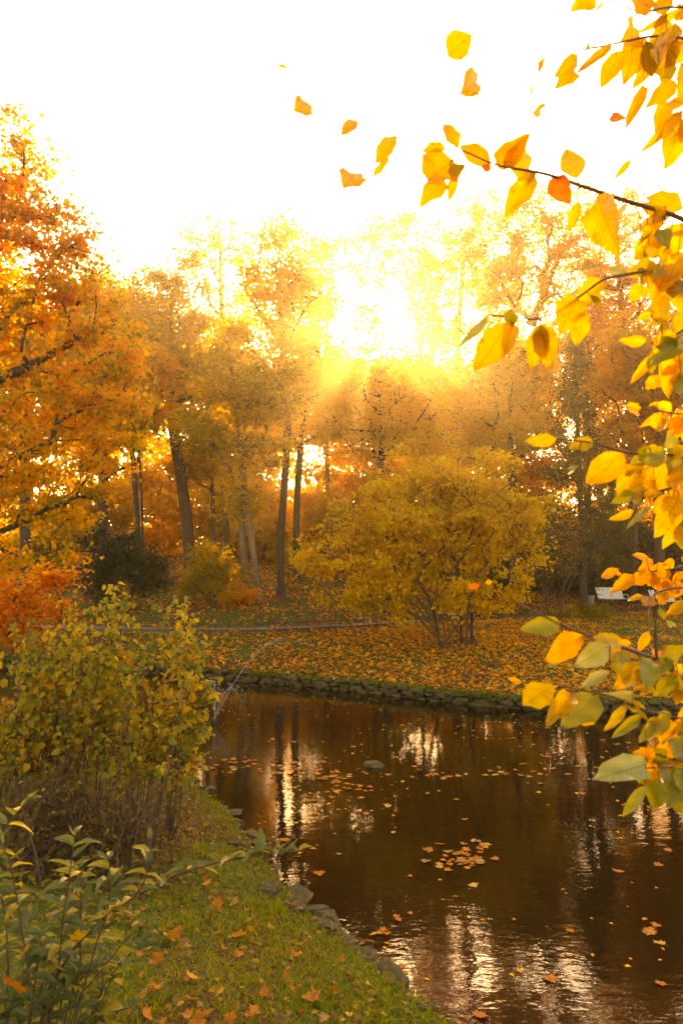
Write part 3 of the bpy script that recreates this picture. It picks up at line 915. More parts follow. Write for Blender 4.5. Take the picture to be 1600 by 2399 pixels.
px_shrub('evergreen_bush', 'dark evergreen thicket left of the cream bench', 1290, 43,
         [(1270, 1290, 90, 80), (1340, 1320, 80, 70), (1220, 1340, 80, 60)], 220, 15000, 0.17, 'dark', 404, nst=6, clump=(.5, .35), base_py=1400, tintm=.5, step=.6)
px_shrub('evergreen_bush', 'dark evergreen thicket behind the right hand benches', 1500, 43.5,
         [(1480, 1290, 90, 90), (1560, 1270, 90, 100), (1420, 1340, 60, 50)], 220, 15000, 0.17, 'dark', 405, nst=6, clump=(.5, .35), base_py=1400, tintm=.45, step=.6)
px_shrub('low_bush', 'low green bush on the bank in front of the litter bin', 1380, 31,
         [(1340, 1440, 50, 30), (1400, 1445, 45, 28)], 120, 7000, 0.09, 'olive', 406, nst=6, clump=(.16, .12), base_py=1470, tintm=.3, step=.2)
px_shrub('bare_shrub', 'leafless brown twiggy shrub right of the yellow shrub', 1300, 30,
         [(1290, 1230, 80, 90), (1340, 1280, 70, 80), (1260, 1330, 60, 60)], 420, 700, 0.1, 'amber', 407, nst=10, clump=(.3, .25), base_py=1430, step=.35, gnarl=.2, r=.035, spread=1)
px_shrub('maple_sapling', 'fiery orange maple sapling at the left edge above the pond', 60, 15,
         [(30, 1370, 90, 60), (130, 1350, 60, 45), (10, 1450, 70, 60), (90, 1440, 70, 50), (160, 1420, 30, 40), (60, 1500, 50, 30)], 120, 3600, 0.12, 'maple', 408, nst=5, clump=(.2, .09), shape='lobed', base_py=1560, step=.25, tintm=.72)
px_shrub('orange_bush', 'small orange leaved bush beside the pale twin trunks', 560, 28.5,
         [(560, 1390, 40, 30), (540, 1400, 30, 24)], 70, 2600, 0.1, 'amber', 409, nst=4, clump=(.18, .14), base_py=1430, step=.25, tintm=.7)
# undergrowth that fills the slope under the trees
for i, (px, py, dep, rx, ry, mt) in enumerate(((620, 1180, 46, 70, 60, 'gold'), (760, 1180, 44, 70, 60, 'gold'), (890, 1130, 42, 80, 60, 'amber'), (1000, 1130, 40, 80, 60, 'olive'),
                                               (420, 1170, 52, 50, 50, 'gold'), (250, 1180, 44, 80, 60, 'gold'), (120, 1250, 40, 90, 70, 'olive'), (1160, 1160, 40, 80, 70, 'olive'), (560, 1120, 48, 70, 60, 'olive'), (1060, 1060, 48, 100, 80, 'gold'), (1270, 1070, 42, 90, 90, 'amber'), (330, 1130, 50, 80, 70, 'gold'))):
    px_shrub('understorey_bush', ['golden bush on the slope right of the slim trunks', 'golden bush on the slope left of the yellow shrub', 'amber bush on the slope behind the yellow shrub top',
             'olive bush behind the top of the yellow shrub', 'sunlit golden bush high on the slope by the fence', 'golden bush behind the slender twin stems', 'olive bush on the slope at the left edge',
             'olive bush between the yellow shrub and the conifer', 'olive bush high on the slope among the trunks', 'golden bush rising behind the top of the yellow shrub', 'amber bush between the conifer and the yellow shrub', 'golden bush high on the slope behind the bent trunk'][i], px, dep,
             [(px, py, rx, ry), (px + rx * .5, py + 30, rx * .7, ry * .7), (px - rx * .5, py + 35, rx * .7, ry * .7)], 130, 8000, 0.2, mt, 430 + i, nst=5, clump=(.6, .4), base_py=1300, step=.7, tintm=.6, group='bushes under the far trees')

# ------------------------------------------------------------------ the orange maple at the left edge
rs = np.random.default_rng(600)
mb = np.array([-8.6, 12.0, 0]); mb[2] = gz(mb[0], mb[1])
tr = resample(chaikin(np.array([mb - [0, 0, .2], mb + [0.1, 0, 2.0], mb + [0.4, -.2, 4.5], mb + [.8, 0, 7], mb + [1.2, 0, 9.5]]), 2), .6)
mt = blobs_px([(20, 420, 110, 130), (90, 560, 130, 120), (180, 700, 130, 110), (60, 760, 130, 120), (250, 800, 110, 90), (300, 920, 90, 90), (150, 950, 150, 110),
               (40, 1050, 120, 120), (240, 1060, 100, 90), (120, 1180, 130, 90), (30, 1290, 100, 80), (190, 1270, 60, 50), (-120, 700, 160, 260), (-100, 1100, 140, 160), (30, 300, 45, 50), (190, 560, 70, 60), (330, 1010, 45, 70)],
              12.5, rs, 900, .75)
arm = [resample(chaikin(np.array([tr[int(len(tr) * f)], at(px0, py0, 12.3), at(px1, py1, 12.3)]), 2), .5) for f, px0, py0, px1, py1 in
       ((.35, -60, 1120, 160, 1015), (.5, -80, 950, 130, 820), (.75, -100, 640, 60, 480), (.25, -80, 1280, 110, 1200), (.6, 0, 900, 240, 760))]
make_tree('orange_maple', 'big orange maple reaching in from the left edge over the pond', 'tree', tuple(mb), tr, mt, 0.15, 0.005, 29000, 0.12, 'maple', 'bark', 601,
          clump=(.24, .11), shape='lobed', up=.4, droop=.5, step=.35, gnarl=.14, tintm=.34, tints=.3, extra_chains=arm, sag=.02, limbs=True, expo=.62)

# ------------------------------------------------------------------ leaf litter and turf
def litter(name, label, n, xr, yr, size, mat, seed, cond, dens=None, flat=.45, lift=.02, tm=.5, shape='rhomb', cat='leaf litter'):
    rs = np.random.default_rng(seed)
    x = rs.uniform(*xr, n); y = rs.uniform(*yr, n)
    m = cond(x, y) & ~in_pond(x, y)
    if dens is not None: m &= rs.random(n) < dens(x, y)
    x, y = x[m], y[m]
    z = height(x, y) + lift * rs.random(len(x))
    o = link(name, leaf_cloud(name, np.stack([x, y, z + .006], 1), size, tm + .18 * wob(x, y, .8) + rs.normal(0, .22, len(x)), M[mat], rs, shape, flatlie=flat, width=.8))
    return setp(o, label, cat, kind='stuff')


def far_front(x, y):
    d, s = poly_dist(x, y, PATH); dn, _ = poly_dist(x, y, NEAR); df, _ = poly_dist(x, y, FAR)
    return (s < 0) & (d > .9) & (df < dn)


def far_back(x, y):
    d, s = poly_dist(x, y, PATH)
    return (s > 0) & (d > .9)


litter('far_bank_leaves', 'carpet of orange brown fallen leaves on the far bank', 115000, (-14, 22), (15.5, 41), 0.125, 'litter', 701, far_front,
       lambda x, y: np.clip(1.0 - np.clip((x - 6) * .12, 0, .75) + .3 * wob(x, y, .6) + .35 * wob(x, y, 2.1, 3), 0.10, 1), tm=.55)
litter('slope_leaves', 'fallen leaves covering the wooded slope beyond the path', 45000, (-22, 26), (24, 56), 0.15, 'litter', 702, far_back, lambda x, y: np.clip(1.3 - (y - 28) * .03, .2, 1), tm=.45)
litter('path_leaves', 'scattered leaves on the far path', 1500, (-14, 22), (23, 42), 0.11, 'litter', 703, lambda x, y: poly_dist(x, y, PATH)[0] < .8, None, lift=.0, tm=.55).location.z = 0.035


def near_land(x, y):
    dn, _ = poly_dist(x, y, NEAR)
    return (dn < 6.5) & (y < 13)


def bare(x, y):
    """how bare the soil is under the left shrubs, 0..1"""
    return np.clip(1.5 - np.hypot((x + 2.35) / 1.15, (y - 6.6) / 2.2), 0, 1)


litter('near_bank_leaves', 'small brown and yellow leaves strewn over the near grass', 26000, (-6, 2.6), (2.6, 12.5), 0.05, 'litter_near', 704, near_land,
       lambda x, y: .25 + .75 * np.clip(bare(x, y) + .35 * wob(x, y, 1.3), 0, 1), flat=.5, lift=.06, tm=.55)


def blades(name, label, n, xr, yr, h, seed, cond, dens, width=.09, lean=.45, tm=.5):
    rs = np.random.default_rng(seed)
    x = rs.uniform(*xr, n); y = rs.uniform(*yr, n)
    m = cond(x, y) & ~in_pond(x, y) & (rs.random(n) < dens(x, y))
    x, y = x[m], y[m]; n = len(x)
    z = height(x, y)
    ax = rs.normal(0, lean, (n, 3)); ax[:, 2] = 1; ax /= np.linalg.norm(ax, axis=1)[:, None]
    sx = np.cross(ax, rs.normal(size=(n, 3))); sx /= np.linalg.norm(sx, axis=1)[:, None]
    hh = h * rs.uniform(.5, 1.4, n) * (1 + .35 * wob(x, y, 2.0, 2)) * (1 + .9 * np.clip(wob(x, y, 4.3, 5), 0, 1))
    P = np.stack([x, y, z - .005], 1)
    bend = rs.normal(0, .35, (n, 3)); bend[:, 2] = -.12
    w = (h * width * rs.uniform(.7, 1.3, n))[:, None]
    V = np.stack([P - sx * w, P + sx * w, P + ax * (hh * .6)[:, None] + sx * w * .8, P + ax * (hh * .6)[:, None] - sx * w * .8, P + (ax + bend) * hh[:, None]], 1).reshape(-1, 3)
    b = np.arange(n) * 5
    F4 = np.stack([b, b + 1, b + 2, b + 3], 1); F3 = np.stack([b + 3, b + 2, b + 4], 1)
    t = np.clip(tm + .22 * wob(x, y, 1.1, 4) + rs.normal(0, .2, n), 0, 1)
    o = link(name, mesh_np(name, V, [F4, F3], M['grass'], np.concatenate([t, t])))
    return setp(o, label, 'grass', kind='stuff')


blades('near_grass', 'short green grass on the near bank', 120000, (-4.2, 2.4), (2.8, 12.2), 0.05, 711, lambda x, y: near_land(x, y) & (x > -3.6 - (y - 4) * .1),
       lambda x, y: np.clip(1.0 - 1.15 * bare(x, y) + .15 * wob(x, y, 1.7), .05, 1))
blades('far_grass', 'grass showing through the leaves on the far bank', 60000, (-13, 22), (15.5, 40), 0.07, 712, far_front,
       lambda x, y: np.clip(.03 + np.clip((x - 5) * .10, 0, .85) + np.clip((-2 - x) * .18, 0, .6), 0, 1), width=.16)

# tufts and moss spilling over the far wall
rs = np.random.default_rng(715)
wl = resample(FAR[2:12], .002)
wl = wl + rs.normal(0, .07, wl.shape)
wl = wl[rs.random(len(wl)) < np.clip(.55 + .5 * wob(wl[:, 0], wl[:, 1], 1.4), .1, 1)]
n = len(wl)
P = np.c_[wl, .30 + rs.normal(0, .03, n)]
o = link('wall_tufts', leaf_cloud('wall_tufts', P, .10, .35 + rs.normal(0, .25, n), M['grass'], rs, 'rhomb', .2, 1.6, width=.22))
setp(o, 'grass and moss spilling over the far stone wall', 'grass', kind='stuff')

# ------------------------------------------------------------------ single fallen leaves: meshes
MAPLE_OUT = [(0, 0), (.16, .06), (.30, -.02), (.34, .12), (.54, .16), (.40, .28), (.44, .40), (.68, .56), (.42, .56), (.36, .66), (.30, .62), (.20, .60), (.22, .78), (.10, .80), (0, 1.0)]


def maple_mesh(name, mat, seed, curl=.25):
    r = np.random.default_rng(seed)
    out = [(x * r.uniform(.85, 1.15), y + r.normal(0, .02)) for x, y in MAPLE_OUT]
    left = [(-x * r.uniform(.85, 1.15), y + r.normal(0, .02)) for x, y in MAPLE_OUT[1:-1]][::-1]
    ring = out + left
    ph = r.uniform(0, 6, 2); cu = curl * r.uniform(.4, 1.4)
    def zf(x, y): return cu * (abs(x) ** 1.6 * .9 + (y - .4) ** 2 * .6) + .05 * math.sin(6 * x + ph[0]) + .05 * math.sin(5 * y + ph[1])
    V = [(0, .36, zf(0, .36))] + [(x, y, zf(x, y)) for x, y in ring]
    n = len(ring)
    F = [(0, 1 + i, 1 + (i + 1) % n) for i in range(n)]
    # leaf stalk
    b = len(V)
    V += [(-.012, 0, zf(0, 0)), (.012, 0, zf(0, 0)), (.07, -.42, .05), (.05, -.42, .05)]
    F.append((b, b + 1, b + 2, b + 3))
    me = bpy.data.meshes.new(name)
    me.from_pydata([(x, y - .4, z) for x, y, z in V], [], F)
    me.polygons.foreach_set('use_smooth', np.ones(len(me.polygons), dtype=bool))
    me.materials.append(mat); me.update()
    return me


LCOL = 'mmmmmwwnnm'
MAPLES = [maple_mesh('maple_leaf', BL[c], 800 + i, .55) for i, c in enumerate(LCOL)]
rs = np.random.default_rng(820)
spots = []
# the most visible leaves read off the photo (px, py, size px)
for px, py, s in ((735, 2340, 40), (780, 2325, 30), (560, 2195, 34), (582, 2180, 30), (680, 2122, 26), (705, 2215, 30), (448, 2290, 36), (345, 2385, 34), (465, 2395, 40), (595, 2380, 36), (620, 2330, 28),
                  (485, 2072, 26), (510, 2118, 28), (548, 2118, 28), (395, 2200, 34), (415, 2190, 34), (430, 2215, 26), (365, 1930, 24), (410, 1935, 22), (480, 1942, 26), (485, 2060, 18), (362, 2320, 26), (440, 2380, 24),
                  (525, 2225, 22), (640, 2190, 20), (690, 2240, 24), (540, 2390, 30), (500, 2090, 20), (640, 2085, 18), (450, 2345, 30), (300, 2100, 24), (380, 1895, 22), (330, 2090, 22), (515, 2330, 26), (670, 2290, 24), (760, 2390, 26), (840, 2395, 26), (880, 2380, 20), (560, 2240, 24), (330, 2175, 34), (370, 2250, 30), (300, 2230, 28)):
    spots.append((px, py, s))
while len(spots) < 270:
    px, py = rs.uniform(230, 1000), rs.uniform(1830, 2399)
    spots.append((px, py, None))
gl = 0
for px, py, s in spots:
    p = on_z(px, py, .35)
    for _ in range(3):
        p = on_z(px, py, float(height(p[0], p[1])) + .03)
    if bool(in_pond(np.array(p[0]), np.array(p[1]))) or float(poly_dist(np.array(p[0]), np.array(p[1]), NEAR)[0]) < .05: continue
    d = np.linalg.norm(p - np.array([0, 0, CAM_Z]))
    size = (s * d / FPX * .85) if s else rs.uniform(.025, .052)
    ci = int(rs.integers(0, 10))
    o = link('fallen_leaf', MAPLES[ci], None, (p[0], p[1], p[2] + .012))
    o.scale = (size,) * 3
    o.rotation_euler = (rs.normal(0, .45), rs.normal(0, .45), rs.uniform(0, 6.28))
    hue = {'m': 'orange', 'w': 'golden', 'n': 'brown'}[LCOL[ci]]
    de = float(poly_dist(np.array(p[0]), np.array(p[1]), NEAR)[0])
    zone = 'beside the edging stones of the near bank' if de < .45 else 'under the twiggy thicket on the near bank' if bare(p[0], p[1]) > .35 else 'on the grass in the foreground' if p[1] < 5.4 else 'on the grass further up the near bank'
    lab = ('large ' if size > .085 else 'small ' if size < .04 else '') + hue + ' maple leaf lying ' + zone
    setp(o, lab, 'leaf', lab.replace('leaf', 'leaves'))
    gl += 1

# floating leaves
flo = []
for (px, py, rx, ry, n) in ((790, 1822, 75, 26, 34), (835, 1850, 45, 14, 16), (1085, 1985, 60, 14, 14), (1075, 2020, 65, 16, 20), (1125, 2012, 45, 10, 8), (545, 1790, 75, 12, 24), (650, 1808, 35, 16, 10), (1030, 1815, 90, 10, 10), (1190, 1810, 80, 16, 10),
                           (1530, 2180, 38, 10, 5), (430, 1740, 60, 22, 16), (440, 1655, 60, 14, 10), (1290, 1800, 120, 40, 12), (1400, 1760, 160, 40, 14), (1250, 1720, 160, 30, 12), (1010, 1990, 6, 4, 1), (1545, 2305, 4, 3, 1), (1445, 2038, 4, 3, 1), (1130, 2378, 4, 3, 1),
                           (1290, 2292, 4, 3, 1), (935, 2145, 20, 8, 3), (895, 2180, 20, 14, 4), (300, 1640, 120, 30, 14), (700, 1770, 120, 60, 12)):
    for _ in range(n):
        flo.append((px + rs.normal(0, .6) * rx, py + rs.normal(0, .6) * ry))
while len(flo) < 340:
    flo.append((rs.uniform(560, 1600), 1650 + 740 * rs.random() ** 1.8))
cnt = 0
for px, py in flo:
    p = on_z(px, py, 0.004)
    if not bool(in_pond(np.array(p[0]), np.array(p[1]))): continue
    if float(poly_dist(np.array(p[0]), np.array(p[1]), NEAR)[0]) < .12: continue
    ci = int(rs.integers(0, 10))
    o = link('floating_leaf', MAPLES[ci], None, (p[0], p[1], .006))
    s = rs.uniform(.055, .115)
    o.scale = (s, s, s * .45)
    o.rotation_euler = (rs.normal(0, .08), rs.normal(0, .08), rs.uniform(0, 6.28))
    hue = {'m': 'orange', 'w': 'golden', 'n': 'brown'}[LCOL[ci]]
    zone = 'close to the near bank' if float(poly_dist(np.array(p[0]), np.array(p[1]), NEAR)[0]) < 1.0 else 'behind the left shrubs' if px < 480 else 'on the far water before the stone wall' if p[1] > 13 else 'in the clusters left of mid pond' if px < 920 else 'on the open water right of mid pond' if py < 1950 else 'on the dark near water at lower right'
    lab = ('large ' if s > .1 else 'small ' if s < .07 else '') + hue + ' leaf floating ' + zone
    setp(o, lab, 'leaf', lab.replace('leaf', 'leaves'))
    cnt += 1
    if cnt >= 290: break
xs = rs.uniform(-12, 14, 9000); ys = rs.uniform(4.8, 23, 9000)
m = in_pond(xs, ys) & (rs.random(9000) < np.clip(.12 + .4 * wob(xs, ys, .7, 3) + .25 * wob(xs * .4, ys, 2.6, 1) + np.clip((ys - 8) * .014, 0, .2), .02, .7))
m &= (poly_dist(xs, ys, NEAR)[0] > .1) & (poly_dist(xs, ys, FAR)[0] > .2)
Pf = np.stack([xs[m], ys[m], np.full(m.sum(), .005)], 1)
o = link('floating_specks', leaf_cloud('floating_specks', Pf, .06, .3 + .7 * rs.random(len(Pf)), M['litter'], rs, 'rhomb', flatlie=.06, fold=.05, width=.7))
setp(o, 'scattered small leaves and bits drifting on the pond', 'leaf litter', kind='stuff')

# ------------------------------------------------------------------ benches, bin, fences, fountain


def bench(px, depth, label, rz):
    b = at(px, 1420, depth); x, y = b[0], b[1]; z = gz(x, y)
    t = thing('park_bench', (x, y, z), label, 'bench', 'benches along the far path')
    W = 1.66
    sl = MB().box((0, 0, 0), (W, .022, .082)).mesh('slat', M['cream'])
    for i in range(7):               # backrest slats, leaning back
        o = link('slat', sl, t, (x, y, z)); o.location = (0, .22 + .040 * i, .50 + .090 * i); o.rotation_euler = (R(-24), 0, 0)
    ss = MB().box((0, 0, 0), (W, .075, .026)).mesh('slat', M['cream'])
    for i in range(5):
        o = link('slat', ss, t, (x, y, z)); o.location = (0, -.24 + .092 * i, .425 + .004 * abs(2 - i))
    fr = MB().tube([(0, -.30, .0), (0, -.27, .2), (0, -.26, .40), (0, .16, .39), (0, .26, .55), (0, .46, 1.16)], .025, 6).tube([(0, .20, .39), (0, .26, .2), (0, .36, 0)], .025, 6).mesh('leg', M['iron'], True)
    for sx in (-1, 1):
        o = link('leg', fr, t, (x, y, z)); o.location = (sx * .66, 0.03, 0)
    ar = MB().tube([(0, -.28, .42), (0, -.30, .62), (0, -.22, .67), (0, .30, .67)], .022, 6).mesh('armrest', M['cream'], True)
    for sx in (-1, 1):
        o = link('armrest', ar, t, (x, y, z)); o.location = (sx * .80, 0, 0)
    t.rotation_euler = (0, 0, rz)
    return t


bench(1436, 39.5, 'cream slatted park bench on the far path beside the grey bin', R(12))
bench(1560, 39.5, 'cream slatted bench at the right edge, half hidden by orange leaves', R(18))
b = at(1382, 1425, 38.6); z = gz(b[0], b[1])
bt = thing('litter_bin', (b[0], b[1], z), 'grey drum shaped litter bin left of the cream bench', 'bin')
prof = [(.20, 0), (.23, .04), (.22, .3), (.235, .55), (.25, .60), (.25, .66), (.22, .66), (.20, .5)]
mbb = MB()
V, F, K = [], [], 14
for r_, h_ in prof:
    for j in range(K): V.append((r_ * math.cos(6.2832 * j / K), r_ * math.sin(6.2832 * j / K), h_))
for i in range(len(prof) - 1):
    for j in range(K): F.append((i * K + j, i * K + (j + 1) % K, (i + 1) * K + (j + 1) % K, (i + 1) * K + j))
F.append(tuple((len(prof) - 1) * K + j for j in range(K)))
mbb.v, mbb.f = V, F
o = link('drum', mbb.mesh('drum', M['concrete'], False), bt); o.location = (0, 0, 0)
rim = MB(); rim.tube([(.25 * math.cos(a), .25 * math.sin(a), .665) for a in np.linspace(0, 6.2832, 15)], .018, 5, False)
o = link('rim', rim.mesh('rim', M['iron'], True), bt); o.location = (0, 0, 0)

# low wire fence along the path
lf = thing('low_fence', (0, 26, 1.2), 'knee high dark wire fence along the pond side of the far path', 'fence')
pk = MB().tube([(0, 0, 0), (0, 0, .42)], .009, 4).mesh('picket', M['iron'])
fp = resample(PATH[3:11], .22)
railp = []
for i in range(1, len(fp) - 1):
    d = fp[i + 1] - fp[i - 1]; d /= np.linalg.norm(d); c = fp[i] + np.array([d[1], -d[0]]) * 1.05
    if not (-6 < c[0] < 19.5): continue
    link('picket', pk, lf, (c[0], c[1], 1.15)); railp.append((c[0], c[1], 1.5))
rl = MB().tube(railp, .010, 4); rl.tube([(a, b_, c_ - .2) for a, b_, c_ in railp], .008, 4)
link('rail', rl.mesh('rail', M['iron']), lf)
# picket fence on the hilltop
c = at(372, 1190, 58); z = gz(c[0], c[1])
pf = thing('picket_fence', (c[0], c[1], z), 'pale wooden picket fence high on the sunlit slope at left', 'fence')
pkb = MB().box((0, 0, .55), (.09, .03, 1.1)).mesh('picket', M['wood'])
for i in range(16):
    xx = c[0] - 1.9 + i * .25
    link('picket', pkb, pf, (xx, c[1], gz(xx, c[1])))
link('rail', MB().box((c[0], c[1] + .03, z + .85), (4.0, .025, .08)).box((c[0], c[1] + .03, z + .3), (4.0, .025, .08)).mesh('rail', M['wood']), pf)

# fountain jets in the pond
b = on_z(503, 1692, 0)
ft = thing('fountain', (b[0], b[1], 0), 'small fountain with thin slanting jets beside the left bush', 'fountain')
nz_ = MB().tube([(0, 0, -.2), (0, 0, .03), (0, 0, .06)], [.05, .05, .03], 10).mesh('nozzle', M['iron'], True)
o = link('nozzle', nz_, ft); o.location = (0, 0, 0)
rs = np.random.default_rng(930)
drops = []
for vx, vy, vz in ((.9, .5, 3.6), (-.12, .3, 3.9), (.05, .1, 3.2), (2.4, 1.6, 5.6)):
    ts = np.linspace(0, vz / 9.81 * 1.75, 16)
    P = np.stack([vx * ts, vy * ts, .05 + vz * ts - 4.9 * ts ** 2], 1)
    up_ = P[:10]
    me = MB().tube(up_, np.linspace(.008, .004, len(up_)), 5).mesh('water_jet', M['droplet'], True)
    o = link('water_jet', me, ft); o.location = (0, 0, 0)
    for tt in rs.uniform(.35, 1.0, 130):
        t_ = ts[-1] * tt
        drops.append(np.array([vx * t_, vy * t_, .05 + vz * t_ - 4.9 * t_ ** 2]) + rs.normal(0, .02 + .09 * tt * tt, 3))
drops = np.array([d for d in drops if d[2] > .01])
OC = np.array([(1, 0, 0), (-1, 0, 0), (0, 1, 0), (0, -1, 0), (0, 0, 1.3), (0, 0, -1.3)], float)
OF = np.array([(0, 2, 4), (2, 1, 4), (1, 3, 4), (3, 0, 4), (2, 0, 5), (1, 2, 5), (3, 1, 5), (0, 3, 5)])
V = (drops[:, None, :] + OC[None] * rs.uniform(.004, .010, len(drops))[:, None, None]).reshape(-1, 3)
F = (np.arange(len(drops))[:, None, None] * 6 + OF[None]).reshape(-1, 3)
o = link('spray', mesh_np('spray', V, [F], M['droplet']), ft); o.location = (0, 0, 0); o['kind'] = 'stuff'

# ------------------------------------------------------------------ large single leaves


def blade_mesh(name, mat, seed, prof='beech', curl=.18, fold=.22, wave=.03, rows=11):
    """leaf of length 1 along +y, full width about 1 in x"""
    r = np.random.default_rng(seed)
    ph = r.uniform(0, 6, 3)
    cu = curl * r.uniform(.4, 1.5) * (1 if r.random() < .8 else -.6); tw = r.normal(0, .25); fo = fold * r.uniform(.4, 1.5); sk = r.normal(0, .05)
    us = np.linspace(0, 1, rows); vs_ = (-1, -.55, 0, .55, 1)
    V = []
    for u in us:
        if prof == 'beech': w = .5 * (math.sin(math.pi * u ** .86) ** .85) * (1 - .10 * u)
        elif prof == 'lance': w = .5 * (math.sin(math.pi * u ** .75) ** .95)
        else: w = .5 * (math.sin(math.pi * u ** .6) ** .7)
        for v in vs_:
            ww = w * (1 + (.05 * math.sin(u * 46 + ph[0]) if abs(v) == 1 else 0))
            x = v * ww + sk * math.sin(math.pi * u)
            z = fo * abs(v) * ww - cu * u * u + wave * math.sin(u * 15 + ph[1] + (2 if v > 0 else 0)) * abs(v) + tw * v * ww * u
            V.append((x, u, z))
    k_ = len(vs_); F = []
    for i in range(rows - 1):
        for j in range(k_ - 1):
            F.append((i * k_ + j, i * k_ + j + 1, (i + 1) * k_ + j + 1, (i + 1) * k_ + j))
    me = bpy.data.meshes.new(name)
    me.from_pydata(V, [], F)
    me.polygons.foreach_set('use_smooth', np.ones(len(me.polygons), dtype=bool))
    me.materials.append(mat); me.update()
    return me


BEECH = {c: [blade_mesh('leaf', BL[c], 1000 + i * 7 + ord(c), 'beech', .28, .26, wave=.05) for i in range(6)] for c in 'yordgp'}


def place_leaf(me, base, tip, w, parent=None, name='leaf', tilt=0.0, rs=rs):
    base, tip = np.array(base), np.array(tip)
    Y = tip - base; L_ = np.linalg.norm(Y); Y = Y / L_
    view = np.array([0, 0, CAM_Z]) - (base + tip) / 2; view /= np.linalg.norm(view)
    Z = view - (view @ Y) * Y; Z /= np.linalg.norm(Z) + 1e-9
    X = np.cross(Y, Z)
    c_, s_ = math.cos(tilt), math.sin(tilt)
    X, Z = X * c_ + Z * s_, Z * c_ - X * s_
    o = bpy.data.objects.new(name, me); COL.objects.link(o)
    wl = w * L_
    mat = Matrix(((X[0] * wl, Y[0] * L_, Z[0] * L_, base[0]), (X[1] * wl, Y[1] * L_, Z[1] * L_, base[1]), (X[2] * wl, Y[2] * L_, Z[2] * L_, base[2]), (0, 0, 0, 1)))
    if parent is not None:
        o.parent = parent
        off = np.zeros(3); p = parent
        while p is not None: off = off + np.array(p.location); p = p.parent
        mat = Matrix.Translation(Vector(-off)) @ mat
    o.matrix_basis = mat
    return o


# (way-points px, depths, root radius) of the branches that hang in from the right
BR = [
    ([(1650, 545), (1590, 507), (1500, 481), (1440, 463), (1340, 428), (1282, 408), (1240, 400), (1185, 392), (1150, 383), (1072, 347)], (1.62, 1.32), .0065),
    ([(1650, 100), (1565, 83), (1510, 86), (1455, 99), (1380, 115), (1275, 126)], (1.7, 1.5), .004),
    ([(1650, 20), (1560, 15), (1510, 31), (1482, 24), (1400, -15)], (1.6, 1.5), .003),
    ([(1660, 180), (1610, 145), (1597, 245), (1596, 275)], (1.6, 1.45), .003),
    ([(1660, 600), (1600, 617), (1530, 631), (1470, 643), (1412, 652), (1365, 690), (1270, 752), (1197, 742), (1146, 738)], (1.5, 1.2), .0045),
    ([(1660, 740), (1600, 770), (1575, 790), (1540, 815)], (1.5, 1.4), .003),
    ([(1660, 960), (1590, 972), (1545, 962), (1495, 957)], (2.3, 2.0), .004),
    ([(1660, 1075), (1562, 1064), (1462, 1063), (1392, 1036), (1306, 1029)], (1.5, 1.3), .004),
    ([(1660, 1120), (1590, 1140), (1520, 1155), (1484, 1193)], (1.5, 1.35), .0035),
    ([(1660, 1310), (1590, 1330), (1530, 1340), (1452, 1336)], (2.3, 2.0), .004),
    ([(1660, 1385), (1590, 1375), (1540, 1385), (1520, 1400), (1521, 1430), (1515, 1478)], (2.1, 1.8), .004),
    ([(1680, 1650), (1600, 1590), (1562, 1562), (1538, 1545), (1480, 1525), (1420, 1502), (1350, 1480), (1313, 1462), (1240, 1428), (1208, 1412)], (1.5, 1.2), .0055),
    ([(1538, 1545), (1533, 1490), (1534, 1440), (1548, 1425)], (1.34, 1.3), .0035),
    ([(1680, 1700), (1570, 1680), (1504, 1664), (1440, 1633), (1385, 1622), (1296, 1602)], (1.5, 1.25), .0045),
    ([(1680, 1800), (1600, 1785), (1550, 1772), (1517, 1760)], (1.5, 1.35), .0035),
    ([(1680, 1830), (1610, 1800), (1545, 1797), (1510, 1800)], (1.45, 1.3), .0035),
]
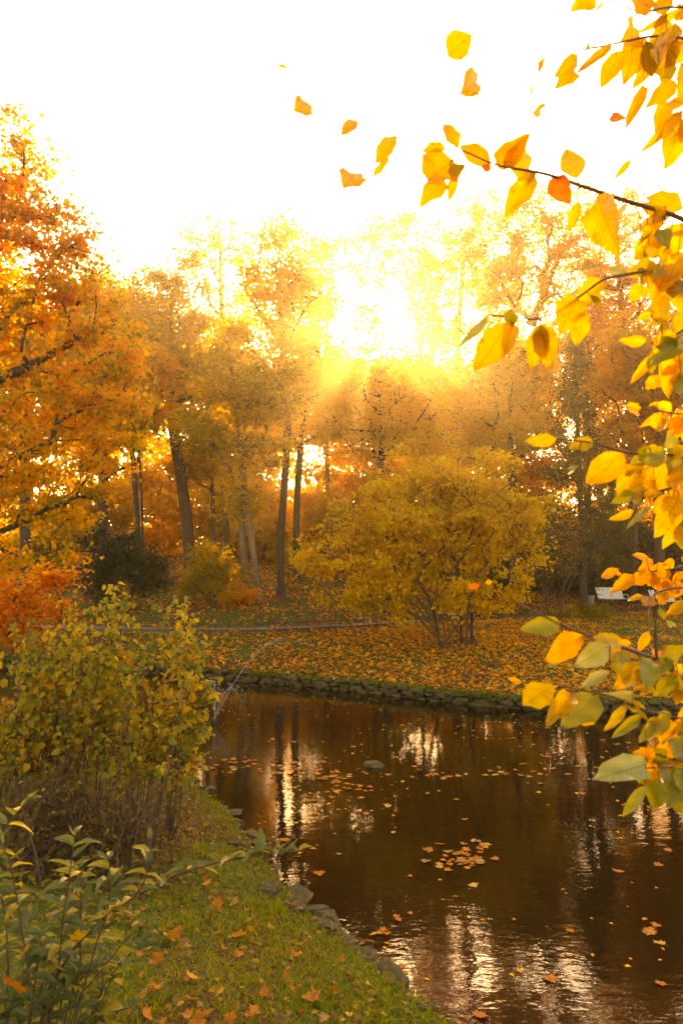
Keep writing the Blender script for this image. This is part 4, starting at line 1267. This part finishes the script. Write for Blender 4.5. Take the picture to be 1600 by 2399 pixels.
LEAVES = [  # branch, base px, tip px, width ratio, colour
    (2, 1389, -8, 1356, 16, .8, 'y'), (2, 1415, 0, 1388, 34, .25, 'o'), (2, 1500, -20, 1488, 44, .9, 'o'), (2, 1575, -10, 1525, 30, .75, 'd'), (1, 1598, 22, 1509, 72, .22, 'y'), (2, 1600, 25, 1581, 48, .6, 'o'),
    (1, 1455, 100, 1523, 45, .6, 'y'), (1, 1495, 88, 1470, 175, .8, 'o'), (1, 1457, 118, 1404, 210, .58, 'y'), (1, 1540, 85, 1500, 205, .38, 'y'), (1, 1512, 95, 1530, 190, .5, 'd'), (1, 1508, 200, 1467, 300, .26, 'o'),
    (1, 1565, 90, 1560, 181, .5, 'd'), (1, 1352, 128, 1300, 180, .55, 'y'), (1, 1345, 160, 1320, 190, .6, 'o'), (1, 1432, 105, 1350, 172, .22, 'o'), (1, 1382, 110, 1360, 135, .22, 'd'),
    (3, 1602, 143, 1593, 241, .4, 'y'), (3, 1598, 258, 1498, 356, .25, 'y'), (3, 1590, 265, 1543, 314, .25, 'y'), (3, 1596, 275, 1574, 373, .7, 'y'), (3, 1605, 275, 1592, 332, .45, 'o'),
    (0, 1352, 418, 1330, 338, .85, 'd'), (0, 1072, 350, 1042, 269, .5, 'o'), (0, 1150, 383, 1072, 340, .55, 'o'), (0, 1045, 348, 985, 350, .6, 'y'), (0, 1062, 372, 990, 445, .85, 'y'), (0, 1040, 420, 985, 478, .6, 'y'), (0, 1068, 400, 1050, 474, .4, 'y'),
    (0, 1050, 405, 1098, 385, .5, 'd'), (0, 1159, 384, 1228, 330, .6, 'o'), (0, 1180, 380, 1264, 362, .8, 'y'), (0, 1149, 383, 1126, 400, .6, 'r'), (0, 1253, 405, 1177, 525, .42, 'y'), (0, 1255, 402, 1233, 435, .3, 'd'), (0, 1297, 412, 1326, 470, .65, 'r'),
    (0, 1355, 470, 1328, 545, .42, 'y'), (0, 1400, 465, 1432, 565, .6, 'y'), (0, 1467, 478, 1443, 512, .35, 'p'), (0, 1572, 502, 1473, 546, .3, 'p'), (0, 1600, 490, 1512, 457, .6, 'd'), (0, 1560, 500, 1490, 480, .5, 'y'), (0, 1545, 530, 1488, 605, .6, 'y'),
    (0, 1530, 535, 1498, 568, .35, 'g'), (0, 1550, 535, 1560, 575, .5, 'g'), (0, 1605, 540, 1560, 600, .75, 'y'), (4, 1605, 610, 1540, 618, .45, 'g'), (4, 1552, 628, 1520, 665, .55, 'd'), (4, 1530, 650, 1590, 690, .85, 'y'), (4, 1470, 642, 1418, 632, .45, 'p'),
    (4, 1530, 635, 1470, 660, .5, 'd'), (4, 1500, 665, 1475, 697, .6, 'y'), (4, 1412, 650, 1345, 735, .5, 'y'), (4, 1350, 700, 1320, 750, .75, 'y'), (4, 1380, 690, 1412, 722, .35, 'g'), (4, 1367, 725, 1348, 814, .58, 'y'), (4, 1144, 740, 1075, 812, .22, 'p'),
    (4, 1190, 755, 1125, 866, .6, 'y'), (4, 1200, 750, 1188, 828, .5, 'y'), (4, 1195, 725, 1198, 770, .85, 'g'), (4, 1269, 757, 1283, 860, .6, 'y'), (4, 1268, 757, 1267, 846, .48, 'd'), (4, 1265, 760, 1245, 858, .5, 'y'), (4, 1337, 752, 1288, 740, .25, 'p'),
    (5, 1575, 770, 1530, 850, .62, 'y'), (5, 1538, 825, 1470, 902, .26, 'y'), (5, 1593, 820, 1557, 926, .65, 'y'), (5, 1605, 775, 1570, 800, .4, 'p'), (5, 1600, 800, 1540, 845, .42, 'g'), (5, 1605, 740, 1585, 765, .6, 'y'), (5, 1548, 760, 1522, 766, .4, 'y'),
    (6, 1540, 945, 1520, 950, .5, 'y'), (6, 1494, 961, 1467, 953, .4, 'o'), (6, 1555, 957, 1543, 972, .6, 'y'), (6, 1541, 972, 1495, 1000, .52, 'o'), (6, 1572, 970, 1535, 1005, .65, 'o'), (6, 1590, 975, 1568, 1010, .7, 'r'), (6, 1605, 985, 1580, 1012, .7, 'y'),
    (7, 1304, 1029, 1229, 1037, .5, 'y'), (7, 1390, 1034, 1328, 1055, .62, 'd'), (7, 1460, 1062, 1378, 1136, .68, 'y'), (7, 1354, 1089, 1322, 1107, .2, 'p'), (7, 1560, 1060, 1482, 1080, .58, 'g'), (7, 1500, 1093, 1448, 1150, .7, 'y'), (7, 1565, 1072, 1511, 1162, .58, 'y'),
    (7, 1605, 1062, 1568, 1105, .8, 'g'), (8, 1483, 1155, 1433, 1178, .55, 'g'), (8, 1506, 1150, 1482, 1186, .5, 'p'), (8, 1483, 1195, 1428, 1218, .4, 'y'), (8, 1524, 1185, 1464, 1238, .24, 'p'), (8, 1562, 1157, 1530, 1206, .5, 'o'), (8, 1590, 1162, 1545, 1255, .62, 'y'),
    (8, 1605, 1115, 1565, 1150, .6, 'o'), (8, 1600, 1180, 1590, 1240, .5, 'g'), (9, 1512, 1305, 1484, 1301, .35, 'o'), (9, 1529, 1318, 1490, 1331, .5, 'o'), (9, 1562, 1322, 1530, 1325, .35, 'o'), (9, 1449, 1332, 1405, 1354, .45, 'o'), (9, 1455, 1345, 1435, 1343, .5, 'o'),
    (9, 1483, 1348, 1440, 1378, .55, 'o'), (9, 1525, 1340, 1475, 1368, .7, 'o'), (9, 1530, 1340, 1516, 1376, .75, 'o'), (9, 1562, 1336, 1540, 1365, .65, 'o'), (9, 1557, 1352, 1553, 1385, .95, 'o'), (9, 1600, 1340, 1575, 1360, .7, 'o'), (9, 1600, 1365, 1567, 1402, .65, 'o'),
    (10, 1560, 1385, 1543, 1420, .65, 'o'), (10, 1506, 1396, 1467, 1406, .42, 'y'), (10, 1520, 1398, 1508, 1425, .8, 'o'), (10, 1600, 1408, 1563, 1438, .5, 'y'), (10, 1518, 1478, 1496, 1525, .5, 'o'), (12, 1545, 1425, 1558, 1455, .5, 'g'), (12, 1560, 1452, 1585, 1477, .3, 'p'),
    (11, 1312, 1461, 1223, 1471, .55, 'g'), (11, 1363, 1489, 1271, 1553, .52, 'o'), (11, 1310, 1550, 1280, 1560, .6, 'g'), (11, 1433, 1507, 1347, 1563, .6, 'p'), (11, 1475, 1510, 1428, 1545, .6, 'o'), (11, 1450, 1502, 1420, 1497, .4, 'd'), (11, 1455, 1525, 1450, 1582, .82, 'g'),
    (11, 1503, 1560, 1453, 1596, .5, 'y'), (11, 1427, 1573, 1363, 1610, .42, 'p'), (11, 1520, 1545, 1461, 1617, .36, 'p'), (11, 1525, 1545, 1516, 1607, .48, 'g'), (11, 1551, 1530, 1537, 1566, .7, 'o'), (12, 1555, 1510, 1612, 1545, .55, 'g'), (11, 1585, 1583, 1530, 1629, .52, 'g'),
    (11, 1605, 1570, 1555, 1595, .6, 'y'), (13, 1295, 1603, 1220, 1663, .68, 'd'), (13, 1343, 1624, 1281, 1693, .45, 'y'), (13, 1402, 1630, 1320, 1692, .7, 'g'), (13, 1395, 1660, 1361, 1703, .5, 'y'), (13, 1465, 1652, 1417, 1713, .36, 'd'), (13, 1504, 1672, 1435, 1730, .3, 'g'),
    (13, 1486, 1652, 1524, 1690, .25, 'd'), (13, 1532, 1688, 1498, 1739, .42, 'g'), (13, 1560, 1680, 1545, 1739, .85, 'y'), (13, 1593, 1683, 1567, 1728, .4, 'y'), (13, 1570, 1670, 1537, 1693, .6, 'g'), (13, 1480, 1627, 1427, 1630, .4, 'p'), (14, 1516, 1759, 1475, 1765, .35, 'o'),
    (14, 1545, 1767, 1502, 1785, .48, 'g'), (14, 1577, 1745, 1545, 1757, .6, 'o'), (14, 1605, 1745, 1567, 1775, .62, 'g'), (15, 1512, 1792, 1431, 1813, .44, 'p'), (15, 1540, 1792, 1497, 1841, .8, 'o'), (15, 1600, 1785, 1540, 1780, .42, 'y'), (15, 1545, 1800, 1570, 1830, .6, 'p'),
    (15, 1542, 1825, 1529, 1898, .8, 'g'), (15, 1510, 1840, 1459, 1916, .32, 'g'), (15, 1605, 1805, 1590, 1865, .62, 'g'), (15, 1580, 1800, 1572, 1840, .6, 'd'),
]
rs = np.random.default_rng(4321)
for bi, lo, hi, n_, cols in ((0, 480, 600, 12, 'ydyg'), (1, 20, 130, 9, 'yoyd'), (3, 180, 300, 5, 'yo'), (4, 590, 700, 12, 'ydgy'), (5, 730, 880, 10, 'yyg'), (6, 940, 1010, 8, 'oyo'), (7, 1040, 1130, 9, 'ydgy'),
                             (8, 1110, 1240, 8, 'gyyp'), (9, 1300, 1400, 9, 'o'), (11, 1530, 1620, 9, 'gydp'), (13, 1640, 1730, 9, 'gyd'), (14, 1735, 1790, 7, 'gyo'), (15, 1780, 1880, 9, 'ggyp')):
    for _ in range(n_):
        x0, y0 = 1500 + 115 * rs.random() ** .6, rs.uniform(lo, hi)
        an = rs.normal(2.2, .6); ln = rs.uniform(38, 72) * (.62 if bi in (6, 9) else 1)
        LEAVES.append((bi, x0, y0, x0 + math.cos(an) * ln, y0 + math.sin(an) * ln, rs.uniform(.4, .75), cols[rs.integers(0, len(cols))]))
rs = np.random.default_rng(1234)
bz = gz(2.6, .9)
bt = thing('beech_tree', (2.6, .9, bz), 'beech beside the camera whose leafy branches hang in from the right edge', 'tree')
tr = resample(chaikin(np.array([(2.6, .9, bz - .2), (2.62, .85, bz + 1.5), (2.7, .7, 4.2), (2.9, .4, 7.0), (3.0, .0, 9.5)]), 2), .4)
tg = ellip((3.4, -1.2, 9.0), (4.2, 3.0, 2.6), 160, rs)
A, Par, ends, ntk = skeleton([tr], tg, rs, .5, .1)
link('trunk', tube_meshes('trunk', A, Par, ntk, .17, .008, M['bark'])[0], bt)
wh = rs.integers(0, len(ends), 9000)
o = link('crown', leaf_cloud('crown', A[ends][wh] + rs.normal(size=(9000, 3)) * np.array([.5, .5, .25]), .085, .5 + rs.normal(0, .2, 9000), M['hazel'], rs), bt)
o['kind'] = 'stuff'
BP = []
for bi, (w_, (d0, d1), r0) in enumerate(BR):
    nw = len(w_)
    pts = np.array([at(px, py, d0 + (d1 - d0) * (i / (nw - 1)) ** .7) for i, (px, py) in enumerate(w_)])
    BP.append(chaikin(pts, 2))
brobj = []
for bi, (w_, dd, r0) in enumerate(BR):
    mbr = MB()
    P = BP[bi]
    if bi != 12:       # run back to the trunk, outside the view
        zt = min(max(P[0][2] + .5, bz + 1.0), 6)
        a0 = np.array([2.62, .85, zt])
        ext = chaikin(np.array([a0, a0 * .5 + P[0] * .5 + [0, 0, .15], P[0]]), 2)[:-1]
        mbr.tube(np.vstack([ext, P]), np.concatenate([np.linspace(r0 * 3.2, r0, len(ext)), np.linspace(r0, .0012, len(P))]), 6)
    else:
        mbr.tube(P, np.linspace(r0, .0012, len(P)), 6)
    for L_ in LEAVES:
        if L_[0] != bi: continue
        # petiole from the branch to the leaf base
        seg = P[np.argmin([abs((p[0] / p[1]) - ray(L_[1], L_[2])[0] / ray(L_[1], L_[2])[1]) + abs(((p[2] - CAM_Z) / p[1]) - ray(L_[1], L_[2])[2] / ray(L_[1], L_[2])[1]) for p in P])]
        dep = (seg - np.array([0, 0, CAM_Z])) @ np.array([0, CP, SP]) + rs.normal(0, .03)
        b0 = at(L_[1], L_[2], dep)
        L_d = dep + rs.normal(0, .035)
        t0 = at(L_[3], L_[4], L_d)
        if np.linalg.norm(b0 - seg) > .004:
            mbr.tube([seg, (seg + b0) / 2 + [0, 0, .004], b0], [.0013, .001, .0008], 4)
        brobj.append((bi, b0, t0, L_[5], L_[6]))
    o = link('branch', mbr.mesh('branch', M['twig_red'], True), bt)
    BR[bi] = o
for bi, b0, t0, w_, c in brobj:
    place_leaf(BEECH[c][rs.integers(0, 6)], b0, t0, min(w_ * .95, .9), BR[bi], 'leaf', rs.normal(0, .22))

# leaves in the air
FALL = [(1048, 132, 1105, 80, 1.0, 'y', 1.7, 'round yellow leaf falling highest in the white sky right of centre'), (1075, 222, 1150, 165, .5, 'o', 1.7, 'orange leaf with ragged foot falling below the round yellow leaf'),
        (690, 263, 738, 226, .65, 'y', 2.0, 'bright yellow leaf falling alone above the middle of the trees'), (797, 318, 848, 272, .38, 'o', 2.0, 'small curled peach leaf falling in the white sky'),
        (877, 384, 940, 313, .38, 'y', 1.8, 'long yellow leaf falling left of the branch tip'), (872, 418, 915, 373, .32, 'y', 1.8, 'narrow yellow leaf touching the long falling leaf from below'),
        (806, 443, 848, 373, .58, 'y', 1.9, 'pale edged yellow leaf falling lowest over the treetops left of the branch'), (650, 152, 677, 161, .25, 'y', 2.4, 'tiny leaf seen edge on, leftmost in the sky'),
        (1277, 133, 1251, 179, .34, 'o', 1.8, 'slim peach leaf falling left of the top branch'), (1243, 196, 1247, 226, .22, 'o', 2.0, 'sliver of leaf falling just above the twisted one'),
        (1246, 262, 1284, 254, .5, 'y', 2.0, 'twisted yellow leaf falling under the slim peach leaf'), (1429, 274, 1452, 275, .55, 'r', 2.0, 'small reddish leaf falling in the gap between the upper branches'),
        (1477, 374, 1437, 420, .34, 'y', 1.7, 'bent yellow leaf falling above the right hand treetops'), (1097, 1378, 1121, 1370, .5, 'r', 2.4, 'red orange leaf floating down before the yellow shrub, left of a pair'),
        (1136, 1362, 1158, 1368, .45, 'o', 2.7, 'red orange leaf floating down before the yellow shrub, right of a pair'), (1222, 1600, 1190, 1588, .35, 'o', 2.0, 'orange leaf drifting over the far stone wall')]
for bx_, by_, tx_, ty_, w_, c, d_, lab in FALL:
    o = place_leaf(BEECH[c][rs.integers(0, 6)], at(bx_, by_, d_), at(tx_, ty_, d_ + rs.normal(0, .03)), w_, None, 'falling_leaf', rs.normal(0, .25))
    setp(o, lab, 'leaf', 'leaves falling through the air')

# ------------------------------------------------------------------ shrub in front of the pond on the left (mid distance)
def stem_shrub(name, label, blobs, depth, xr, yr, nstem, seed, leaf_size, mat, single, single_mats, r=.011, tintm=.45, sh='heart', twigs=8, leafy=(.35, 1.0), gap=.035, tw_len=.42, bare_frac=0.0):
    """many thin stems that arch up from the ground, side twigs, leaves along the twigs"""
    q = np.random.default_rng(seed)
    tg_ = blobs_px(blobs, depth, q, nstem, .9)
    q.shuffle(tg_)
    base0 = ((xr[0] + xr[1]) / 2, (yr[0] + yr[1]) / 2)
    t = thing(name, (base0[0], base0[1], gz(*base0)), label, 'shrub')
    LP, LT = [], []
    for i, e in enumerate(tg_):
        bx = np.clip(e[0] * .75 + base0[0] * .25 + q.normal(0, .25), *xr); by = np.clip(e[1] * .6 + base0[1] * .4 + q.normal(0, .3), *yr)
        z0 = gz(bx, by) - .04
        b_ = np.array([bx, by, z0]); h = max(e[2] - z0, .3)
        m_ = np.array([bx + (e[0] - bx) * .25 + q.normal(0, .08), by + (e[1] - by) * .25 + q.normal(0, .08), z0 + h * .6])
        P = resample(chaikin(np.array([b_, m_, e]), 3), .07)
        if len(P) < 4: continue
        P[1:] += np.cumsum(q.normal(0, .006, (len(P) - 1, 3)), axis=0)
        mb_ = MB().tube(P, np.linspace(r * q.uniform(.6, 1.2), .0018, len(P)), 5, False)
        T = np.gradient(P, axis=0); T /= np.linalg.norm(T, axis=1)[:, None]
        lines = [P[int(len(P) * .7):]]
        for k_ in range(twigs):
            u = q.uniform(*leafy) if k_ else .95
            j = min(int(u * (len(P) - 1)), len(P) - 2)
            d = T[j] * q.uniform(.3, 1.0) + q.normal(0, .6, 3); d[2] = d[2] * .6 + .2; d /= np.linalg.norm(d)
            L_ = tw_len * q.uniform(.4, 1.2) * (1.15 - .5 * u)
            tp = np.array([P[j] + d * L_ * v + np.array([0, 0, -.10 * L_ * v * v]) + q.normal(0, .006, 3) * (v > 0) for v in np.linspace(0, 1, 5)])
            mb_.tube(tp, np.linspace(.0032, .0012, 5), 4, False)
            lines.append(tp)
        link('stem', mb_.mesh('stem', M['twig'], True), t)
        ht = .10 * q.normal() + .14 * math.sin(i * 1.7)
        for ln in lines:
            if q.random() < bare_frac: continue
            s_ = resample(ln, gap * q.uniform(.8, 1.5))
            if len(s_) < 2: continue
            LP.append(s_[1:] + q.normal(0, .010, s_[1:].shape)); LT.append(np.full(len(s_) - 1, ht))
    LP = np.concatenate(LP); LT = np.concatenate(LT)
    pick = q.choice(len(LP), single, replace=False)
    mask = np.ones(len(LP), bool); mask[pick] = False
    n_ = mask.sum()
    tint = tintm + LT[mask] + q.normal(0, .2, n_)
    c_ = link('foliage', leaf_cloud('foliage', LP[mask], leaf_size, tint, M[mat], q, sh, .45, .8, width=.8), t); c_['kind'] = 'stuff'
    for i in pick:
        d = q.normal(size=3); d[2] = -abs(d[2]) * .8 - .1; d /= np.linalg.norm(d)
        sz = leaf_size * q.uniform(.8, 1.35)
        place_leaf(single_mats[q.integers(0, len(single_mats))], LP[i], LP[i] + d * sz, q.uniform(.55, .85), t, 'leaf', q.normal(0, 1.0))
    return t


HEART = [blade_mesh('leaf', BL[c], 1500 + i, 'heart', .25, .3) for i, c in enumerate('ggdgdpgoy')]
stem_shrub('pond_shrub', 'tall loose green and yellow shrub with thin brown stems on the near bank',
           [(440, 1370, 70, 75), (470, 1480, 45, 70), (300, 1430, 110, 50), (170, 1460, 100, 60), (380, 1530, 110, 80), (230, 1560, 140, 90), (70, 1570, 110, 90), (330, 1660, 140, 80), (140, 1690, 140, 90), (450, 1640, 60, 70), (20, 1740, 80, 80), (515, 1610, 25, 40), (30, 1480, 70, 80), (60, 1650, 80, 120), (250, 1390, 60, 40)],
           7.0, (-3.9, -1.75), (6.2, 8.2), 104, 1600, .066, 'shrubleaf', 260, HEART, .011, .60, 'heart', 9, (.38, 1.0), .040, .42)
stem_shrub('dry_thicket', 'brown twiggy thicket with small dry leaves under the green shrub',
           [(100, 1850, 130, 80), (260, 1850, 130, 80), (370, 1860, 90, 70), (60, 1950, 100, 60), (190, 1960, 130, 60), (310, 1970, 100, 50), (420, 1930, 60, 50)],
           5.9, (-3.4, -1.55), (5.0, 7.0), 90, 1701, .036, 'dryleaf', 60, [blade_mesh('leaf', BL[c], 1700 + i, 'heart', .25, .3) for i, c in enumerate('nwndk')], .008, .5, 'rhomb', 9, (.1, 1.0), .035, .40, .45)

# ------------------------------------------------------------------ lance leaved shrub in the lower left corner
LANCE = [blade_mesh('leaf', BL[c], 1900 + i, 'lance', .42, .28, .015) for i, c in enumerate('lllllkl')]
LANK = [blade_mesh('leaf', BL['k'], 1950 + i, 'lance', .42, .28, .015) for i in range(3)]
rs = np.random.default_rng(2024)
sx0, sy0 = -1.35, 3.0
lsz = gz(sx0, sy0)
ls = thing('lance_leaved_shrub', (sx0, sy0, lsz), 'grey green shrub with narrow curled leaves in the lower left corner', 'shrub')
ST = [([(112, 2322), (178, 2213), (249, 2146), (328, 2095), (351, 2028), (354, 1955)], 2.5, 18), ([(328, 2095), (415, 2048), (480, 2028), (560, 2010), (640, 1998), (715, 1992)], 2.5, 13),
      ([(140, 2260), (147, 2156), (166, 2041), (177, 1946)], 2.45, 14), ([(190, 2260), (188, 2162), (191, 2073), (187, 2022)], 2.55, 10), ([(230, 2200), (255, 2137), (258, 2048), (255, 2003)], 2.5, 8),
      ([(75, 2340), (64, 2248), (45, 2137), (29, 2025), (-5, 1955)], 2.4, 16), ([(-15, 2030), (5, 1950), (40, 1905), (66, 1875)], 2.4, 6), ([(20, 2250), (15, 2150), (5, 2100)], 2.5, 6), ([(250, 2300), (300, 2235), (340, 2215), (380, 2210)], 2.7, 8),
      ([(190, 2330), (250, 2260), (310, 2180), (350, 2160)], 2.6, 9), ([(90, 2400), (130, 2340), (170, 2290), (230, 2270)], 2.5, 8), ([(20, 2400), (30, 2330), (60, 2290)], 2.4, 6), ([(150, 2420), (210, 2380), (270, 2370), (310, 2360)], 2.7, 9),
      ([(60, 2430), (110, 2390), (160, 2370)], 2.5, 7), ([(280, 2440), (250, 2400), (220, 2350)], 2.7, 6), ([(10, 2440), (20, 2390), (10, 2340)], 2.4, 6), ([(100, 2300), (110, 2240), (90, 2190)], 2.6, 6), ([(150, 2330), (170, 2270), (210, 2220)], 2.6, 7)]
rq = np.random.default_rng(77)
for _ in range(16):
    x0, y0 = rq.uniform(-20, 250), rq.uniform(2270, 2460)
    h0, dx = rq.uniform(70, 170), rq.normal(15, 35)
    ST.append(([(x0, y0), (x0 + dx * .4, y0 - h0 * .5), (x0 + dx, y0 - h0)], rq.uniform(2.45, 3.0), int(rq.integers(5, 9))))
nleaf = 0
for si, (w_, d_, nl) in enumerate(ST):
    P = np.array([at(px, py, d_ + .05 * math.sin(i * 1.3 + si)) for i, (px, py) in enumerate(w_)])
    P = chaikin(P, 2)
    s = np.concatenate([[0], np.cumsum(np.linalg.norm(np.diff(P, axis=0), axis=1))]); s /= s[-1]
    root = P[0]
    foot = np.array([sx0 + (root[0] - sx0) * .4, sy0 + (root[1] - sy0) * .4, 0]); foot[2] = gz(foot[0], foot[1]) - .03
    r0 = .009 if si == 0 else .0045
    full = P if si == 1 else np.vstack([chaikin(np.array([foot, foot * .4 + root * .6 + [0, 0, .05], root]), 2)[:-1], P])
    stm = link('stem', MB().tube(full, np.linspace(r0, .0016, len(full)), 6).mesh('stem', M['twig'], True), ls)
    for j in range(nl):
        u = .06 + .94 * (j + .5) / nl
        c0 = np.array([np.interp(u, s, P[:, q]) for q in range(3)])
        for side in (-1, 1):
            if rs.random() < .1: continue
            a = rs.uniform(-.5, .5) + (j % 2) * 1.2
            d = np.array([side * math.cos(a), side * math.sin(a) * .8, .25 + .3 * u]) + rs.normal(0, .18, 3)
            d /= np.linalg.norm(d)
            L_ = rs.uniform(.05, .092) * (1.1 - .25 * (u > .92))
            me = LANK[rs.integers(0, 3)] if (si in (0,) and .45 < u < .75 and rs.random() < .5) or rs.random() < .05 else LANCE[rs.integers(0, 7)]
            o = bpy.data.objects.new('leaf', me); COL.objects.link(o); o.parent = stm
            Y = d; Z = np.array([0, 0, 1.0]) - d[2] * d + rs.normal(0, .12, 3); Z -= (Z @ Y) * Y; Z /= np.linalg.norm(Z); X = np.cross(Y, Z)
            wl = L_ * rs.uniform(.34, .46)
            off = np.array(ls.location) + np.array(stm.location)
            o.matrix_basis = Matrix.Translation(Vector(-off)) @ Matrix(((X[0] * wl, Y[0] * L_, Z[0] * L_, c0[0]), (X[1] * wl, Y[1] * L_, Z[1] * L_, c0[1]), (X[2] * wl, Y[2] * L_, Z[2] * L_, c0[2]), (0, 0, 0, 1)))
            nleaf += 1
# caught maple leaves on that shrub
for px, py, s_, c, lab, d_ in ((30, 2310, 62, 'm', 'big orange maple leaf caught in the lower left shrub', 2.3), (58, 2232, 34, 'w', 'golden leaf caught upright in the lower left shrub', 2.35), (182, 2196, 30, 'w', 'small yellow leaf resting across the thick slanting stem', 2.4)):
    p = at(px, py, d_)
    o = link('caught_leaf', maple_mesh('caught_leaf', BL[c], 2100 + px, .4), None, p)
    o.scale = (s_ * d_ / FPX * 1.15,) * 3; o.rotation_euler = (R(60), rs.normal(0, .3), rs.uniform(0, 6))
    setp(o, lab, 'leaf')

# ------------------------------------------------------------------ haze
hz = MB().box((0, 64, 18.0), (250, 200, 42)).mesh('haze', bpy.data.materials.new('haze_air'))
hm = hz.materials[0]; hm.use_nodes = True
N, L = hm.node_tree.nodes, hm.node_tree.links
N.remove(N['Principled BSDF'])
pvn = N.new('ShaderNodeVolumePrincipled')
pvn.inputs['Color'].default_value = (0.98, 0.84, 0.56, 1)
pvn.inputs['Density'].default_value = HAZE_DENSITY
pvn.inputs['Anisotropy'].default_value = HAZE_G
L.new(pvn.outputs[0], N['Material Output'].inputs['Volume'])
o = link('haze', hz); setp(o, 'warm golden haze filling the air', 'haze', kind='stuff')
